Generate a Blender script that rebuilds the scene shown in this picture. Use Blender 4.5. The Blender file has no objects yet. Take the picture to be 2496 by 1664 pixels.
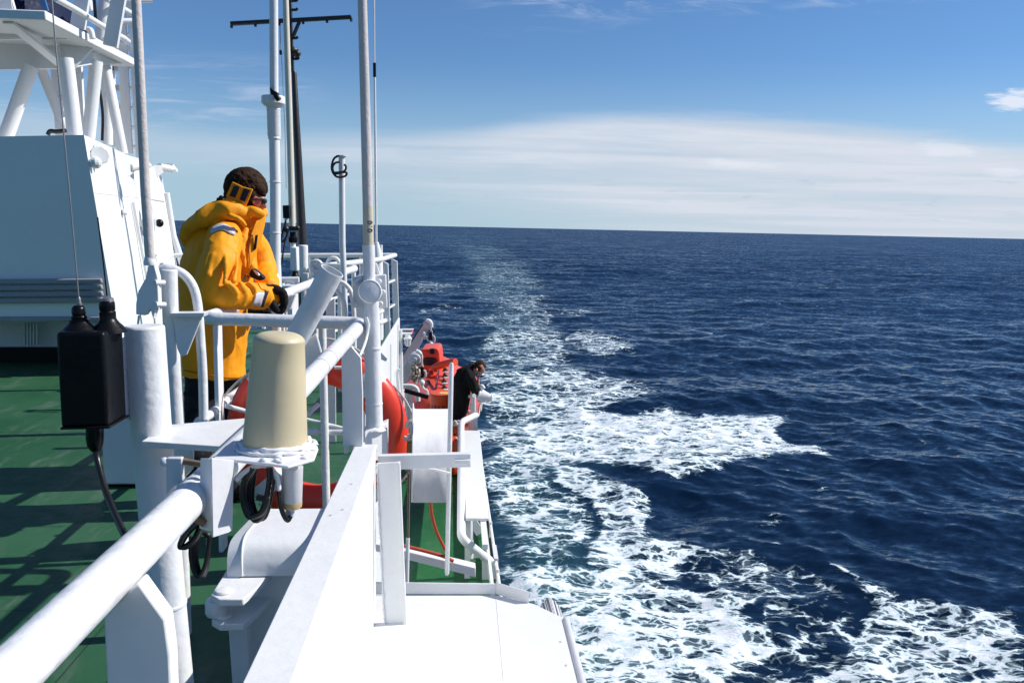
import bpy, bmesh, math, random
import numpy as np
from mathutils import Vector, Matrix
random.seed(7); np.random.seed(7)
R = math.radians
scene = bpy.context.scene
COL = scene.collection

# ------------------------------------------------------------------ camera
F = 2030.0                      # focal length in photo pixels (2496 wide)
CX, CY = 1248.0, 832.0
H = 11.0                        # eye height over the sea (m)
cam_d = bpy.data.cameras.new("camera")
cam_d.sensor_width = 36.0; cam_d.lens = 36.0 * F / 2496.0
cam_d.clip_start = 0.05; cam_d.clip_end = 90000.0
cam = bpy.data.objects.new("camera", cam_d); COL.objects.link(cam)
def _ray(px, py): return Vector(((px - CX) / F, -(py - CY) / F, -1.0))
up_c = _ray(430, 537).cross(_ray(2496, 582)).normalized()
if up_c.y < 0: up_c = -up_c
f_c = _ray(1090, 551.4); f_c = (f_c - up_c * f_c.dot(up_c)).normalized()   # ship axis, looking aft
r_c = f_c.cross(up_c).normalized()
RW = Matrix((r_c, f_c, up_c))   # camera axes -> world (X outboard, Y aft, Z up)
cam.matrix_world = Matrix.Translation((0, 0, H)) @ RW.to_4x4()
scene.camera = cam
RWn = np.array(RW)

# ------------------------------------------------------------------ world: sky and clouds
SUN_DIR = Vector((1.0, 0.13, 0.86)).normalized()
sun_el = math.asin(SUN_DIR.z); sun_az = math.atan2(SUN_DIR.x, SUN_DIR.y)
world = bpy.data.worlds.new("World"); scene.world = world; world.use_nodes = True
wn = world.node_tree; wn.nodes.clear()
class G:
    """small node-graph helper"""
    def __init__(s, tree): s.t = tree
    def n(s, typ, ins=None, **props):
        nd = s.t.nodes.new(typ)
        for k, v in props.items(): setattr(nd, k, v)
        for k, v in (ins or {}).items():
            if isinstance(v, bpy.types.NodeSocket): s.t.links.new(v, nd.inputs[k])
            else: nd.inputs[k].default_value = v
        return nd
    def m(s, op, a, b=0.0, c=None, clamp=False):
        ins = {0: a, 1: b}
        if c is not None: ins[2] = c
        return s.n('ShaderNodeMath', ins, operation=op, use_clamp=clamp).outputs[0]
    def sstep(s, v, a, b, lo=0.0, hi=1.0):
        return s.n('ShaderNodeMapRange', {0: v, 1: a, 2: b, 3: lo, 4: hi}, interpolation_type='SMOOTHSTEP').outputs[0]
    def mix(s, f, a, b, typ='RGBA'):
        nd = s.t.nodes.new('ShaderNodeMix'); nd.data_type = typ
        ii = {'RGBA': (6, 7, 2), 'FLOAT': (2, 3, 0)}[typ]
        for i, v in ((0, f), (ii[0], a), (ii[1], b)):
            if isinstance(v, bpy.types.NodeSocket): s.t.links.new(v, nd.inputs[i])
            else: nd.inputs[i].default_value = v
        return nd.outputs[ii[2]]
    def noise(s, vec, scale, detail=4.0, rough=0.55, dist=0.0):
        return s.n('ShaderNodeTexNoise', {'Vector': vec, 'Scale': scale, 'Detail': detail, 'Roughness': rough, 'Distortion': dist}).outputs[0]
    def vec(s, x, y, z=0.0):
        return s.n('ShaderNodeCombineXYZ', {0: x, 1: y, 2: z}).outputs[0]
g = G(wn)
sky = g.n('ShaderNodeTexSky', sky_type='NISHITA', sun_disc=False, sun_elevation=sun_el, sun_rotation=sun_az,
          altitude=0.0, air_density=1.0, dust_density=0.0, ozone_density=3.0)
dirv = g.n('ShaderNodeTexCoord').outputs['Generated']
sx = g.n('ShaderNodeSeparateXYZ', {0: dirv})
ax = g.m('MAXIMUM', sx.outputs[1], 0.08)
u = g.m('DIVIDE', sx.outputs[0], ax); v = g.m('DIVIDE', sx.outputs[2], ax)
# main stratus bank: upper edge height as a function of bearing
crv = g.n('ShaderNodeFloatCurve', {'Value': g.m('ADD', g.m('MULTIPLY', u, 0.5), 0.5)})
cm = crv.mapping.curves[0]
pts = [(-0.45, .125), (-0.26, .105), (-0.10, .109), (0.0, .115), (0.10, .130), (0.22, .141), (0.36, .141), (0.50, .135), (0.62, .125), (0.75, .116), (1.0, .09)]
cm.points[0].location = (0.0, .12 * 5); cm.points[1].location = (1.0, .09 * 5)
for uu, vv in pts[:-1]: cm.points.new(uu * .5 + .5, vv * 5)
crv.mapping.update()
vtop = g.m('DIVIDE', crv.outputs[0], 5.0)
nv = g.noise(g.vec(g.m('MULTIPLY', u, 3.2), g.m('MULTIPLY', v, 30.0)), 2.2, 8, .64, .6)
nfine = g.noise(g.vec(g.m('MULTIPLY', u, 9.0), g.m('MULTIPLY', v, 60.0), 3.0), 2.0, 5, .62, .3)
vj = g.m('ADD', v, g.m('MULTIPLY', g.m('SUBTRACT', nv, .5), .022))
edge = g.sstep(g.m('SUBTRACT', vtop, vj), -0.006, 0.024)
right = g.sstep(g.m('ADD', u, g.m('MULTIPLY', g.m('SUBTRACT', nv, .5), .5)), -0.40, 0.30, .40, 1.0)
low = g.sstep(g.m('SUBTRACT', v, g.sstep(u, -0.3, 0.65, .045, -.045)), -.02, .05)
thick = g.sstep(nv, .25, .62, .82, 1.0)
a_bank = g.m('MULTIPLY', g.m('MULTIPLY', edge, right), g.m('MULTIPLY', low, thick))
# thin cirrus streaks high up, and small puffs at the right
nc = g.noise(g.vec(g.m('ADD', g.m('MULTIPLY', u, 4.0), g.m('MULTIPLY', v, 5.0)), g.m('MULTIPLY', v, 22.0), 9.0), 2.4, 8, .66, .8)
cir_h = g.m('MULTIPLY', g.sstep(g.m('SUBTRACT', v, g.m('MULTIPLY', u, .10)), .205, .245), g.sstep(v, .40, .29))
cir_h = g.m('MULTIPLY', cir_h, g.m('MULTIPLY', g.sstep(u, -.02, .14), g.sstep(u, .75, .5)))
a_cir = g.m('MULTIPLY', g.m('MULTIPLY', g.sstep(nc, .47, .78), cir_h), .55)
veil = g.m('MULTIPLY', g.m('MULTIPLY', g.sstep(u, -.12, -.22), g.sstep(nv, .46, .70)), g.m('MULTIPLY', g.sstep(v, .085, .12), g.sstep(v, .2, .15)))
a_cir = g.m('MAXIMUM', a_cir, g.m('MULTIPLY', veil, .35))
def puff(u0, v0, ru, rv):
    du = g.m('DIVIDE', g.m('SUBTRACT', u, u0), ru); dv = g.m('DIVIDE', g.m('SUBTRACT', v, v0), rv)
    d = g.m('SQRT', g.m('ADD', g.m('MULTIPLY', du, du), g.m('MULTIPLY', dv, dv)))
    return g.sstep(g.m('ADD', d, g.m('MULTIPLY', g.m('SUBTRACT', nfine, .5), 2.2)), 1.05, .35)
a_p = g.m('MAXIMUM', puff(.69, .168, .035, .014), g.m('MULTIPLY', .45, g.m('MAXIMUM', puff(.61, .106, .045, .012), g.m('MAXIMUM', puff(.69, .082, .03, .009), puff(.35, .082, .05, .006)))))
grey = g.m('MULTIPLY', g.m('MULTIPLY', g.sstep(nfine, .56, .72), g.sstep(v, .09, .05)), g.m('MULTIPLY', g.sstep(v, .008, .03), .35))
grey = g.m('MULTIPLY', grey, g.sstep(u, -.35, -.1))
skyc = g.n('ShaderNodeMix', data_type='RGBA', blend_type='MULTIPLY')
skyc.inputs[0].default_value = 1.0; wn.links.new(sky.outputs[0], skyc.inputs[6]); skyc.inputs[7].default_value = (0.72, 0.98, 1.27, 1)
SKY_S = 0.074
def cc(r, gg, b): return (r / SKY_S, gg / SKY_S, b / SKY_S, 1)
hl = g.m('SQRT', g.m('ADD', g.m('MULTIPLY', sx.outputs[0], sx.outputs[0]), g.m('MULTIPLY', sx.outputs[1], sx.outputs[1])))
va = g.m('DIVIDE', sx.outputs[2], g.m('MAXIMUM', hl, .02))
hz = g.m('MULTIPLY', g.sstep(va, .20, -.02), .92)
hzc = g.mix(g.sstep(g.m('DIVIDE', sx.outputs[0], g.m('MAXIMUM', hl, .02)), -.4, .6), cc(.34, .50, .63), cc(.46, .58, .67))
hzc = g.mix(g.sstep(sx.outputs[1], .25, -.35), hzc, cc(.17, .26, .36))
c0 = g.mix(hz, skyc.outputs[2], hzc)
lay = g.noise(g.vec(g.m('MULTIPLY', u, 1.6), g.m('MULTIPLY', v, 46.0), 21.0), 1.5, 6, .6, .5)
a_bank = g.m('MULTIPLY', a_bank, g.sstep(g.m('ADD', lay, g.m('MULTIPLY', g.sstep(v, .07, .12), .25)), .30, .58, .72, 1.0))
c1 = g.mix(a_bank, c0, g.mix(g.sstep(lay, .35, .7), cc(.54, .60, .69), cc(.63, .67, .75)))
c1 = g.mix(a_cir, c1, cc(.60, .66, .80))
c1 = g.mix(grey, c1, cc(.36, .44, .56))
c1 = g.mix(g.m('MULTIPLY', a_p, .75), c1, cc(.80, .82, .88))
fwd = g.m('GREATER_THAN', sx.outputs[1], .1)
c2 = g.mix(fwd, c0, c1)
bg = g.n('ShaderNodeBackground', {0: c2, 1: SKY_S})
wo = g.n('ShaderNodeOutputWorld', {0: bg.outputs[0]})

sun_d = bpy.data.lights.new("sun", 'SUN'); sun_d.energy = 4.7; sun_d.angle = R(0.53); sun_d.color = (1.0, .965, .91)
sun = bpy.data.objects.new("sun", sun_d); COL.objects.link(sun)
sun.rotation_euler = SUN_DIR.to_track_quat('Z', 'Y').to_euler(); sun.location = (20, 0, 40)

vs = scene.view_settings
scene.display_settings.display_device = 'sRGB'
vs.view_transform = 'Standard'; vs.look = 'None'; vs.exposure = 0.18; vs.gamma = 1.0; vs.use_curve_mapping = False

# ------------------------------------------------------------------ geometry helpers
def U(px, py, D):
    """world point on the sight line of a photo pixel, D metres aft of the eye"""
    d = RW @ _ray(px, py); return Vector((0, 0, H)) + d * (D / d.y)
def UZ(px, py, z):
    """same, on the level plane z metres relative to the eye"""
    d = RW @ _ray(px, py); return Vector((0, 0, H)) + d * (z / d.z)
def W(X, Y, z): return Vector((X, Y, H + z))
def Zm(x0, y0, s): return lambda x, y, D: U(x0 + x / s, y0 + y / s, D)
def zw(w, s, D): return w / s / 2 * D / F          # radius of something w zoom pixels wide
Z1 = Zm(0, 0, 3.484); Z2 = Zm(380, 0, 2.613); Z3 = Zm(0, 300, 2.613); Z4 = Zm(400, 380, 4.612); Z5 = Zm(380, 600, 3.408)
Z6 = Zm(100, 700, 2.613); Z7 = Zm(860, 740, 4.126); Z8 = Zm(380, 780, 3.016)
W1 = Zm(0, 1060, 2.597); W2 = Zm(500, 1060, 2.597); W3 = Zm(900, 960, 2.851); W8 = Zm(640, 460, 4.611)
V1 = Zm(420, 600, 5.227); V2 = Zm(640, 640, 4.9); V3 = Zm(1040, 850, 7.84); V4 = Zm(920, 760, 7.84)

class MB:
    def __init__(s): s.v = []; s.f = []; s.marks = []; s.busy = False
    def add(s, vs, fs):
        o = len(s.v); s.v += [Vector(p) for p in vs]; s.f += [tuple(i + o for i in f) for f in fs]; return s
    def tube(s, pts, r, seg=16, cap=True, squash=None, bend=0):
        pts = [Vector(p) for p in pts]
        if not hasattr(r, '__len__'): r = [r] * len(pts)
        if bend: pts, r = _round(pts, list(r), bend)
        n = len(pts); ref = None; o = len(s.v); rings = []
        for i, p in enumerate(pts):
            t = (pts[min(i + 1, n - 1)] - pts[max(i - 1, 0)]).normalized()
            if ref is None:
                ref = Vector((0, 0, 1)).cross(t) if abs(t.z) < .9 else Vector((1, 0, 0)).cross(t)
            ref = (ref - t * ref.dot(t)).normalized(); b = t.cross(ref)
            for k in range(seg):
                a = 2 * math.pi * k / seg
                s.v.append(p + (ref * math.cos(a) + b * math.sin(a)) * r[i])
        for i in range(n - 1):
            for k in range(seg):
                k2 = (k + 1) % seg
                s.f.append((o + i * seg + k, o + i * seg + k2, o + (i + 1) * seg + k2, o + (i + 1) * seg + k))
        if cap:
            s.f.append(tuple(o + k for k in reversed(range(seg)))); s.f.append(tuple(o + (n - 1) * seg + k for k in range(seg)))
        return s
    def prism(s, poly, vec):
        poly = [Vector(p) for p in poly]; n = len(poly); vec = Vector(vec); o = len(s.v)
        s.v += poly + [p + vec for p in poly]
        s.f.append(tuple(o + i for i in range(n))); s.f.append(tuple(o + n + i for i in reversed(range(n))))
        for i in range(n):
            j = (i + 1) % n; s.f.append((o + j, o + i, o + n + i, o + n + j))
        return s
    def box(s, a, b):
        a, b = Vector(a), Vector(b)
        lo = Vector([min(a[i], b[i]) for i in range(3)]); hi = Vector([max(a[i], b[i]) for i in range(3)])
        return s.prism([(lo.x, lo.y, lo.z), (hi.x, lo.y, lo.z), (hi.x, hi.y, lo.z), (lo.x, hi.y, lo.z)], (0, 0, hi.z - lo.z))
    def bar(s, p, q, w, h, up=(0, 0, 1)):
        """rectangular bar from p to q, w across and h along `up`"""
        p, q = Vector(p), Vector(q); t = (q - p).normalized(); up = Vector(up)
        sd = t.cross(up).normalized(); up = sd.cross(t).normalized()
        c = [p + sd * (a * w / 2) + up * (b * h / 2) for a, b in ((-1, -1), (1, -1), (1, 1), (-1, 1))]
        return s.prism(c, q - p)
    def lathe(s, base, axis, prof, seg=32):
        base = Vector(base); axis = Vector(axis).normalized()
        a = axis.orthogonal().normalized(); b = axis.cross(a); o = len(s.v)
        for r, h in prof:
            for k in range(seg):
                t = 2 * math.pi * k / seg
                s.v.append(base + axis * h + (a * math.cos(t) + b * math.sin(t)) * max(r, 1e-5))
        for i in range(len(prof) - 1):
            for k in range(seg):
                k2 = (k + 1) % seg
                s.f.append((o + i * seg + k, o + i * seg + k2, o + (i + 1) * seg + k2, o + (i + 1) * seg + k))
        s.f.append(tuple(o + k for k in reversed(range(seg)))); s.f.append(tuple(o + (len(prof) - 1) * seg + k for k in range(seg)))
        return s
    def ball(s, c, r, seg=16, rings=10, sc=(1, 1, 1), rot=None):
        c = Vector(c); o = len(s.v); M = rot or Matrix.Identity(3)
        for i in range(rings + 1):
            th = math.pi * i / rings
            for k in range(seg):
                a = 2 * math.pi * k / seg
                p = Vector((math.sin(th) * math.cos(a) * sc[0], math.sin(th) * math.sin(a) * sc[1], math.cos(th) * sc[2])) * r
                s.v.append(c + M @ p)
        for i in range(rings):
            for k in range(seg):
                k2 = (k + 1) % seg
                s.f.append((o + i * seg + k, o + (i + 1) * seg + k, o + (i + 1) * seg + k2, o + i * seg + k2))
        return s
    def torus(s, c, axis, R0, r0, seg=64, tseg=20, flat=1.0, a0=0.0, a1=2 * math.pi):
        c = Vector(c); ax_ = Vector(axis).normalized(); e1 = ax_.cross(Vector((0, 0, 1))).normalized(); e2 = e1.cross(ax_); o = len(s.v)
        full = abs(a1 - a0 - 2 * math.pi) < 1e-6; ns = seg if full else seg + 1
        for i in range(ns):
            t = a0 + (a1 - a0) * i / seg; rd = e1 * math.cos(t) + e2 * math.sin(t)
            for k in range(tseg):
                q = 2 * math.pi * k / tseg
                s.v.append(c + rd * (R0 + r0 * math.cos(q)) + ax_ * (r0 * flat * math.sin(q)))
        for i in range(seg if full else seg):
            i2 = (i + 1) % ns
            for k in range(tseg):
                k2 = (k + 1) % tseg
                s.f.append((o + i * tseg + k, o + i2 * tseg + k, o + i2 * tseg + k2, o + i * tseg + k2))
        if not full:
            s.f.append(tuple(o + k for k in range(tseg))); s.f.append(tuple(o + seg * tseg + k for k in reversed(range(tseg))))
        return s
    def build(s, name, mat, parent=None, smooth=38, bevel=0.0, origin=None, bseg=2):
        if parent is not None: org = ROOT[parent.name]
        elif origin is not None: org = Vector(origin)
        else:
            xs = [p.x for p in s.v]; ys = [p.y for p in s.v]; zs = [p.z for p in s.v]
            org = Vector(((min(xs) + max(xs)) / 2, (min(ys) + max(ys)) / 2, min(zs)))
        me = bpy.data.meshes.new(name); me.from_pydata([tuple(p - org) for p in s.v], [], s.f); me.update()
        bm = bmesh.new(); bm.from_mesh(me); bmesh.ops.recalc_face_normals(bm, faces=bm.faces); bm.to_mesh(me); bm.free()
        o = bpy.data.objects.new(name, me); COL.objects.link(o)
        me.materials.append(mat)
        if smooth: me.shade_smooth(); me.set_sharp_from_angle(angle=R(smooth))
        if bevel:
            b = o.modifiers.new("edge", 'BEVEL'); b.width = bevel; b.segments = bseg; b.limit_method = 'ANGLE'; b.angle_limit = R(40)
            b.harden_normals = False
        if parent is not None: o.parent = parent
        else: o.location = org
        ROOT[o.name] = org
        return o
def each(mb, name, mat, parent, **k):
    """build every piece of a collector as a part of its own"""
    marks = mb.marks + [(len(mb.v), len(mb.f))]; out = []
    for (v0, f0), (v1, f1) in zip(marks[:-1], marks[1:]):
        m2 = MB(); m2.v = mb.v[v0:v1]; m2.f = [tuple(i - v0 for i in f) for f in mb.f[f0:f1]]
        if m2.v: out.append(m2.build(name, mat, parent, **k))
    return out
def _marked(fn):
    def w(s, *a, **k):
        outer = not s.busy
        if outer: s.marks.append((len(s.v), len(s.f))); s.busy = True
        r = fn(s, *a, **k)
        if outer: s.busy = False
        return r
    return w
for _n in ('tube', 'prism', 'box', 'bar', 'lathe', 'ball', 'torus'): setattr(MB, _n, _marked(getattr(MB, _n)))
def _round(pts, r, d, n=7):
    """replace the inner corners of a polyline by arcs of tangent length d"""
    out = [pts[0]]; rr = [r[0]]
    for i in range(1, len(pts) - 1):
        a, b, c = pts[i - 1], pts[i], pts[i + 1]
        da = min(d, (a - b).length * .45); dc = min(d, (c - b).length * .45)
        p = b + (a - b).normalized() * da; q = b + (c - b).normalized() * dc
        for k in range(n + 1):
            t = k / n; out.append(p * (1 - t) ** 2 + b * 2 * t * (1 - t) + q * t * t); rr.append(r[i])
    out.append(pts[-1]); rr.append(r[-1]); return out, rr
def spline(pts, n=8):
    """Catmull-Rom through points"""
    P = [Vector(p) for p in pts]; P = [P[0] * 2 - P[1]] + P + [P[-1] * 2 - P[-2]]; out = []
    for i in range(1, len(P) - 2):
        for k in range(n):
            t = k / n; a, b, c, d = P[i - 1], P[i], P[i + 1], P[i + 2]
            out.append(.5 * ((2 * b) + (c - a) * t + (2 * a - 5 * b + 4 * c - d) * t * t + (3 * b - a - 3 * c + d) * t ** 3))
    out.append(P[-2]); return out
ROOT = {}
def tag(o, label=None, cat=None, group=None, kind=None):
    if label: o['label'] = label
    if cat: o['category'] = cat
    if group: o['group'] = group
    if kind: o['kind'] = kind
    return o
def thing(name, label, cat, loc, group=None):
    o = bpy.data.objects.new(name, None); COL.objects.link(o); o.location = loc; o.empty_display_size = .1
    ROOT[o.name] = Vector(loc); return tag(o, label, cat, group)

# ------------------------------------------------------------------ materials
def mat(name, col, rough=.45, bump=0.0, bscale=60.0, spots=0.0, spotcol=(.35, .2, .1), var=.06, metal=0.0, coat=0.0, spec=.5, bdist=.002):
    m = bpy.data.materials.new(name); m.use_nodes = True; t = m.node_tree; q = G(t)
    p = t.nodes['Principled BSDF']; tc = q.n('ShaderNodeNewGeometry').outputs['Position']
    big = q.noise(tc, 1.7, 5, .6); fine = q.noise(tc, 23.0, 4, .6)
    f = q.m('ADD', q.m('MULTIPLY', big, .6), q.m('MULTIPLY', fine, .4))
    k = q.n('ShaderNodeMapRange', {0: f, 1: .3, 2: .7, 3: 1 - var * 1.6, 4: 1 + var * .4}).outputs[0]
    base = q.n('ShaderNodeVectorMath', {0: col, 3: k}, operation='SCALE').outputs[0]
    if spots:
        s1 = q.noise(tc, 16.0, 8, .68, .4); s2 = q.noise(tc, 2.3, 3, .5)
        sm = q.m('MULTIPLY', q.sstep(s1, .70 - .06 * spots, .80 - .05 * spots), q.sstep(s2, .48, .66))
        base = q.mix(q.m('MULTIPLY', sm, min(1.0, .5 + spots * .4)), base, (*spotcol, 1))
    t.links.new(base, p.inputs['Base Color'])
    rr = q.n('ShaderNodeMapRange', {0: fine, 1: .3, 2: .7, 3: rough * .8, 4: min(1, rough * 1.25)}).outputs[0]
    t.links.new(rr, p.inputs['Roughness']); p.inputs['Metallic'].default_value = metal
    p.inputs['Coat Weight'].default_value = coat; p.inputs['Specular IOR Level'].default_value = spec
    if bump:
        b1 = q.noise(tc, bscale, 3, .5); b2 = q.noise(tc, bscale * .22, 3, .5, .5)
        h = q.m('ADD', b1, q.m('MULTIPLY', b2, 1.6))
        bn = q.n('ShaderNodeBump', {'Strength': bump, 'Distance': bdist, 'Height': h})
        t.links.new(bn.outputs[0], p.inputs['Normal'])
    return m
M_white = mat("white_gloss_paint", (.80, .80, .79), .38, .5, 55, .5, (.45, .33, .22), .05)
M_whitethick = mat("thick_white_paint", (.79, .79, .79), .40, .9, 38, .7, (.40, .27, .16), .06, bdist=.0024)
M_wall = mat("white_wall_paint", (.80, .80, .79), .45, .12, 9, .25, (.5, .42, .33), .035)
M_greywhite = mat("weathered_white_paint", (.66, .66, .68), .45, .5, 45, 1.0, (.38, .24, .14), .10)
M_ivory = mat("ivory_plastic", (.62, .53, .34), .46, .10, 180, .15, (.4, .34, .24), .03)
M_cream = mat("cream_fibreglass", (.74, .68, .55), .4, .1, 60, .2, (.45, .36, .2), .06)
M_pole = mat("pitted_grey_pole", (.62, .57, .54), .5, .9, 90, .9, (.35, .24, .18), .12)
M_poleyel = mat("yellowed_fibreglass", (.62, .56, .42), .5, .5, 70, .8, (.42, .32, .14), .14)
M_black = mat("black_rubber_paint", (.005, .005, .006), .34, .5, 60, 0, var=.2, bdist=.002, spec=.22)
M_cable = mat("black_cable", (.012, .012, .012), .32, .15, 90, 0, var=.1)
M_steel = mat("dull_steel", (.32, .31, .30), .45, .2, 60, 0, metal=.7)
M_rust = mat("rusty_steel", (.28, .17, .10), .7, .4, 60, 0, var=.3)
M_greymat = mat("grey_louvre_paint", (.30, .31, .33), .5, .2, 40, .4, (.2, .17, .15), .15)
M_darkmast = mat("black_mast_paint", (.022, .020, .019), .45, .35, 40, .8, (.25, .22, .2), .2)
M_blue = mat("dark_blue_paint", (.004, .010, .045), .6, .1, 40, spec=.15)
M_red = mat("orange_red_plastic", (.80, .050, .020), .34, .12, 40, 0, var=.08)
M_boat = mat("orange_red_fibreglass", (.82, .090, .042), .36, .08, 14, .15, (.45, .2, .1), .08)
M_orange = mat("orange_plastic", (.80, .085, .015), .4, .06, 20, 0, var=.06)
M_rope = mat("white_rope", (.62, .58, .52), .85, .9, 260, 0, var=.2)
M_oldrope = mat("frayed_brown_rope", (.27, .21, .15), .9, .9, 220, 0, var=.3)
M_redrope = mat("orange_rope", (.60, .085, .035), .8, .9, 260, 0, var=.2)
M_pink = mat("faded_white_paint", (.60, .52, .52), .5, .3, 25, .5, (.4, .25, .2), .08)
M_glass = mat("dark_window_glass", (.02, .025, .03), .08, 0, var=.02)
M_silver = mat("silver_reflective_tape", (.62, .62, .68), .4, .5, 120, 0, var=.12)
M_navy = mat("navy_fabric", (.012, .016, .030), .8, .8, 160, 0, var=.2)
M_skin = mat("skin", (.52, .24, .17), .5, .2, 120, 0, var=.12)
M_hair = mat("dark_brown_hair", (.060, .030, .015), .7, .7, 220, 0, var=.7, spec=.10)
M_blackcloth = mat("black_cloth", (.010, .010, .010), .85, .8, 40, 0, var=.3, spec=.2)
M_trouser = mat("dark_denim", (.012, .014, .018), .8, .7, 70, 0, var=.3, spec=.3)
M_yellow = mat("yellow_jacket_cloth", (.95, .36, .006), .6, .25, 40, 0, var=.10, spec=.3, bdist=.006)
M_label = mat("yellow_label", (.85, .55, .08), .5)
M_ink = mat("dark_ink", (.03, .025, .03), .6)
M_rail = mat("white_rail_paint", (.80, .80, .79), .34, .8, 42, .35, (.42, .30, .2), .05, bdist=.003)

def deck_material(name, col, worn):
    m = bpy.data.materials.new(name); m.use_nodes = True; t = m.node_tree; q = G(t); p = t.nodes['Principled BSDF']
    P = q.n('ShaderNodeNewGeometry').outputs['Position']
    a = q.noise(P, .9, 6, .62, .3); b = q.noise(P, 9.0, 5, .65); c = q.noise(q.n('ShaderNodeMapping', {'Vector': P, 'Scale': (2.5, .7, 1)}).outputs[0], 3.0, 6, .7, .5)
    base = q.mix(q.sstep(a, .35, .66), (*col, 1), tuple(x * k for x, k in zip(col, (1.9, 1.35, 1.6))) + (1,))
    base = q.mix(q.m('MULTIPLY', q.sstep(c, .49, .74), worn), base, (.09, .14, .10, 1))
    base = q.mix(q.m('MULTIPLY', q.sstep(b, .62, .75), .35), base, (.02, .035, .022, 1))
    # plate seams
    sp = q.n('ShaderNodeSeparateXYZ', {0: P})
    def seam(vv, per, off):
        fr = q.m('ABSOLUTE', q.m('SUBTRACT', q.m('FRACT', q.m('ADD', q.m('DIVIDE', vv, per), off)), .5))
        return q.m('LESS_THAN', fr, .004 / per)
    sm = q.m('MAXIMUM', seam(sp.outputs[0], 1.83, .21), seam(sp.outputs[1], 2.9, .37))
    base = q.mix(q.m('MULTIPLY', sm, .7), base, (.015, .03, .02, 1))
    t.links.new(base, p.inputs['Base Color'])
    t.links.new(q.n('ShaderNodeMapRange', {0: b, 1: .3, 2: .7, 3: .42, 4: .68}).outputs[0], p.inputs['Roughness']); p.inputs['Specular IOR Level'].default_value = .3
    h = q.m('ADD', q.m('ADD', q.m('MULTIPLY', a, 1.5), q.m('MULTIPLY', b, .4)), q.m('MULTIPLY', sm, -.4))
    t.links.new(q.n('ShaderNodeBump', {'Strength': .35, 'Distance': .01, 'Height': h}).outputs[0], p.inputs['Normal'])
    return m
M_deck = deck_material("green_deck_paint", (.016, .080, .032), .85)
M_deck2 = deck_material("green_lower_deck_paint", (.009, .085, .022), .35)
# ------------------------------------------------------------------ the sea
def chart(X, Y, z):
    """perspective chart of a level plane: metres -> photo pixels (numpy)"""
    d = np.stack([X, Y, np.full_like(X, z)], -1) @ RWn
    w = np.maximum(-d[..., 2], 1e-4)
    return CX + F * d[..., 0] / w, CY - F * d[..., 1] / w
def poly_sd(px, py, poly):
    P = np.array(poly, float); n = len(P); best = np.full(px.shape, 1e9); inside = np.zeros(px.shape, bool)
    for i in range(n):
        ax_, ay = P[i]; bx, by = P[(i + 1) % n]
        ex, ey = bx - ax_, by - ay; L = ex * ex + ey * ey + 1e-9
        t = np.clip(((px - ax_) * ex + (py - ay) * ey) / L, 0, 1)
        best = np.minimum(best, np.hypot(px - ax_ - t * ex, (py - ay - t * ey) * 1.7))
        cond = ((ay > py) != (by > py)) & (px < (bx - ax_) * (py - ay) / (by - ay + 1e-12) + ax_)
        inside ^= cond
    return np.where(inside, best, -best)
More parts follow.
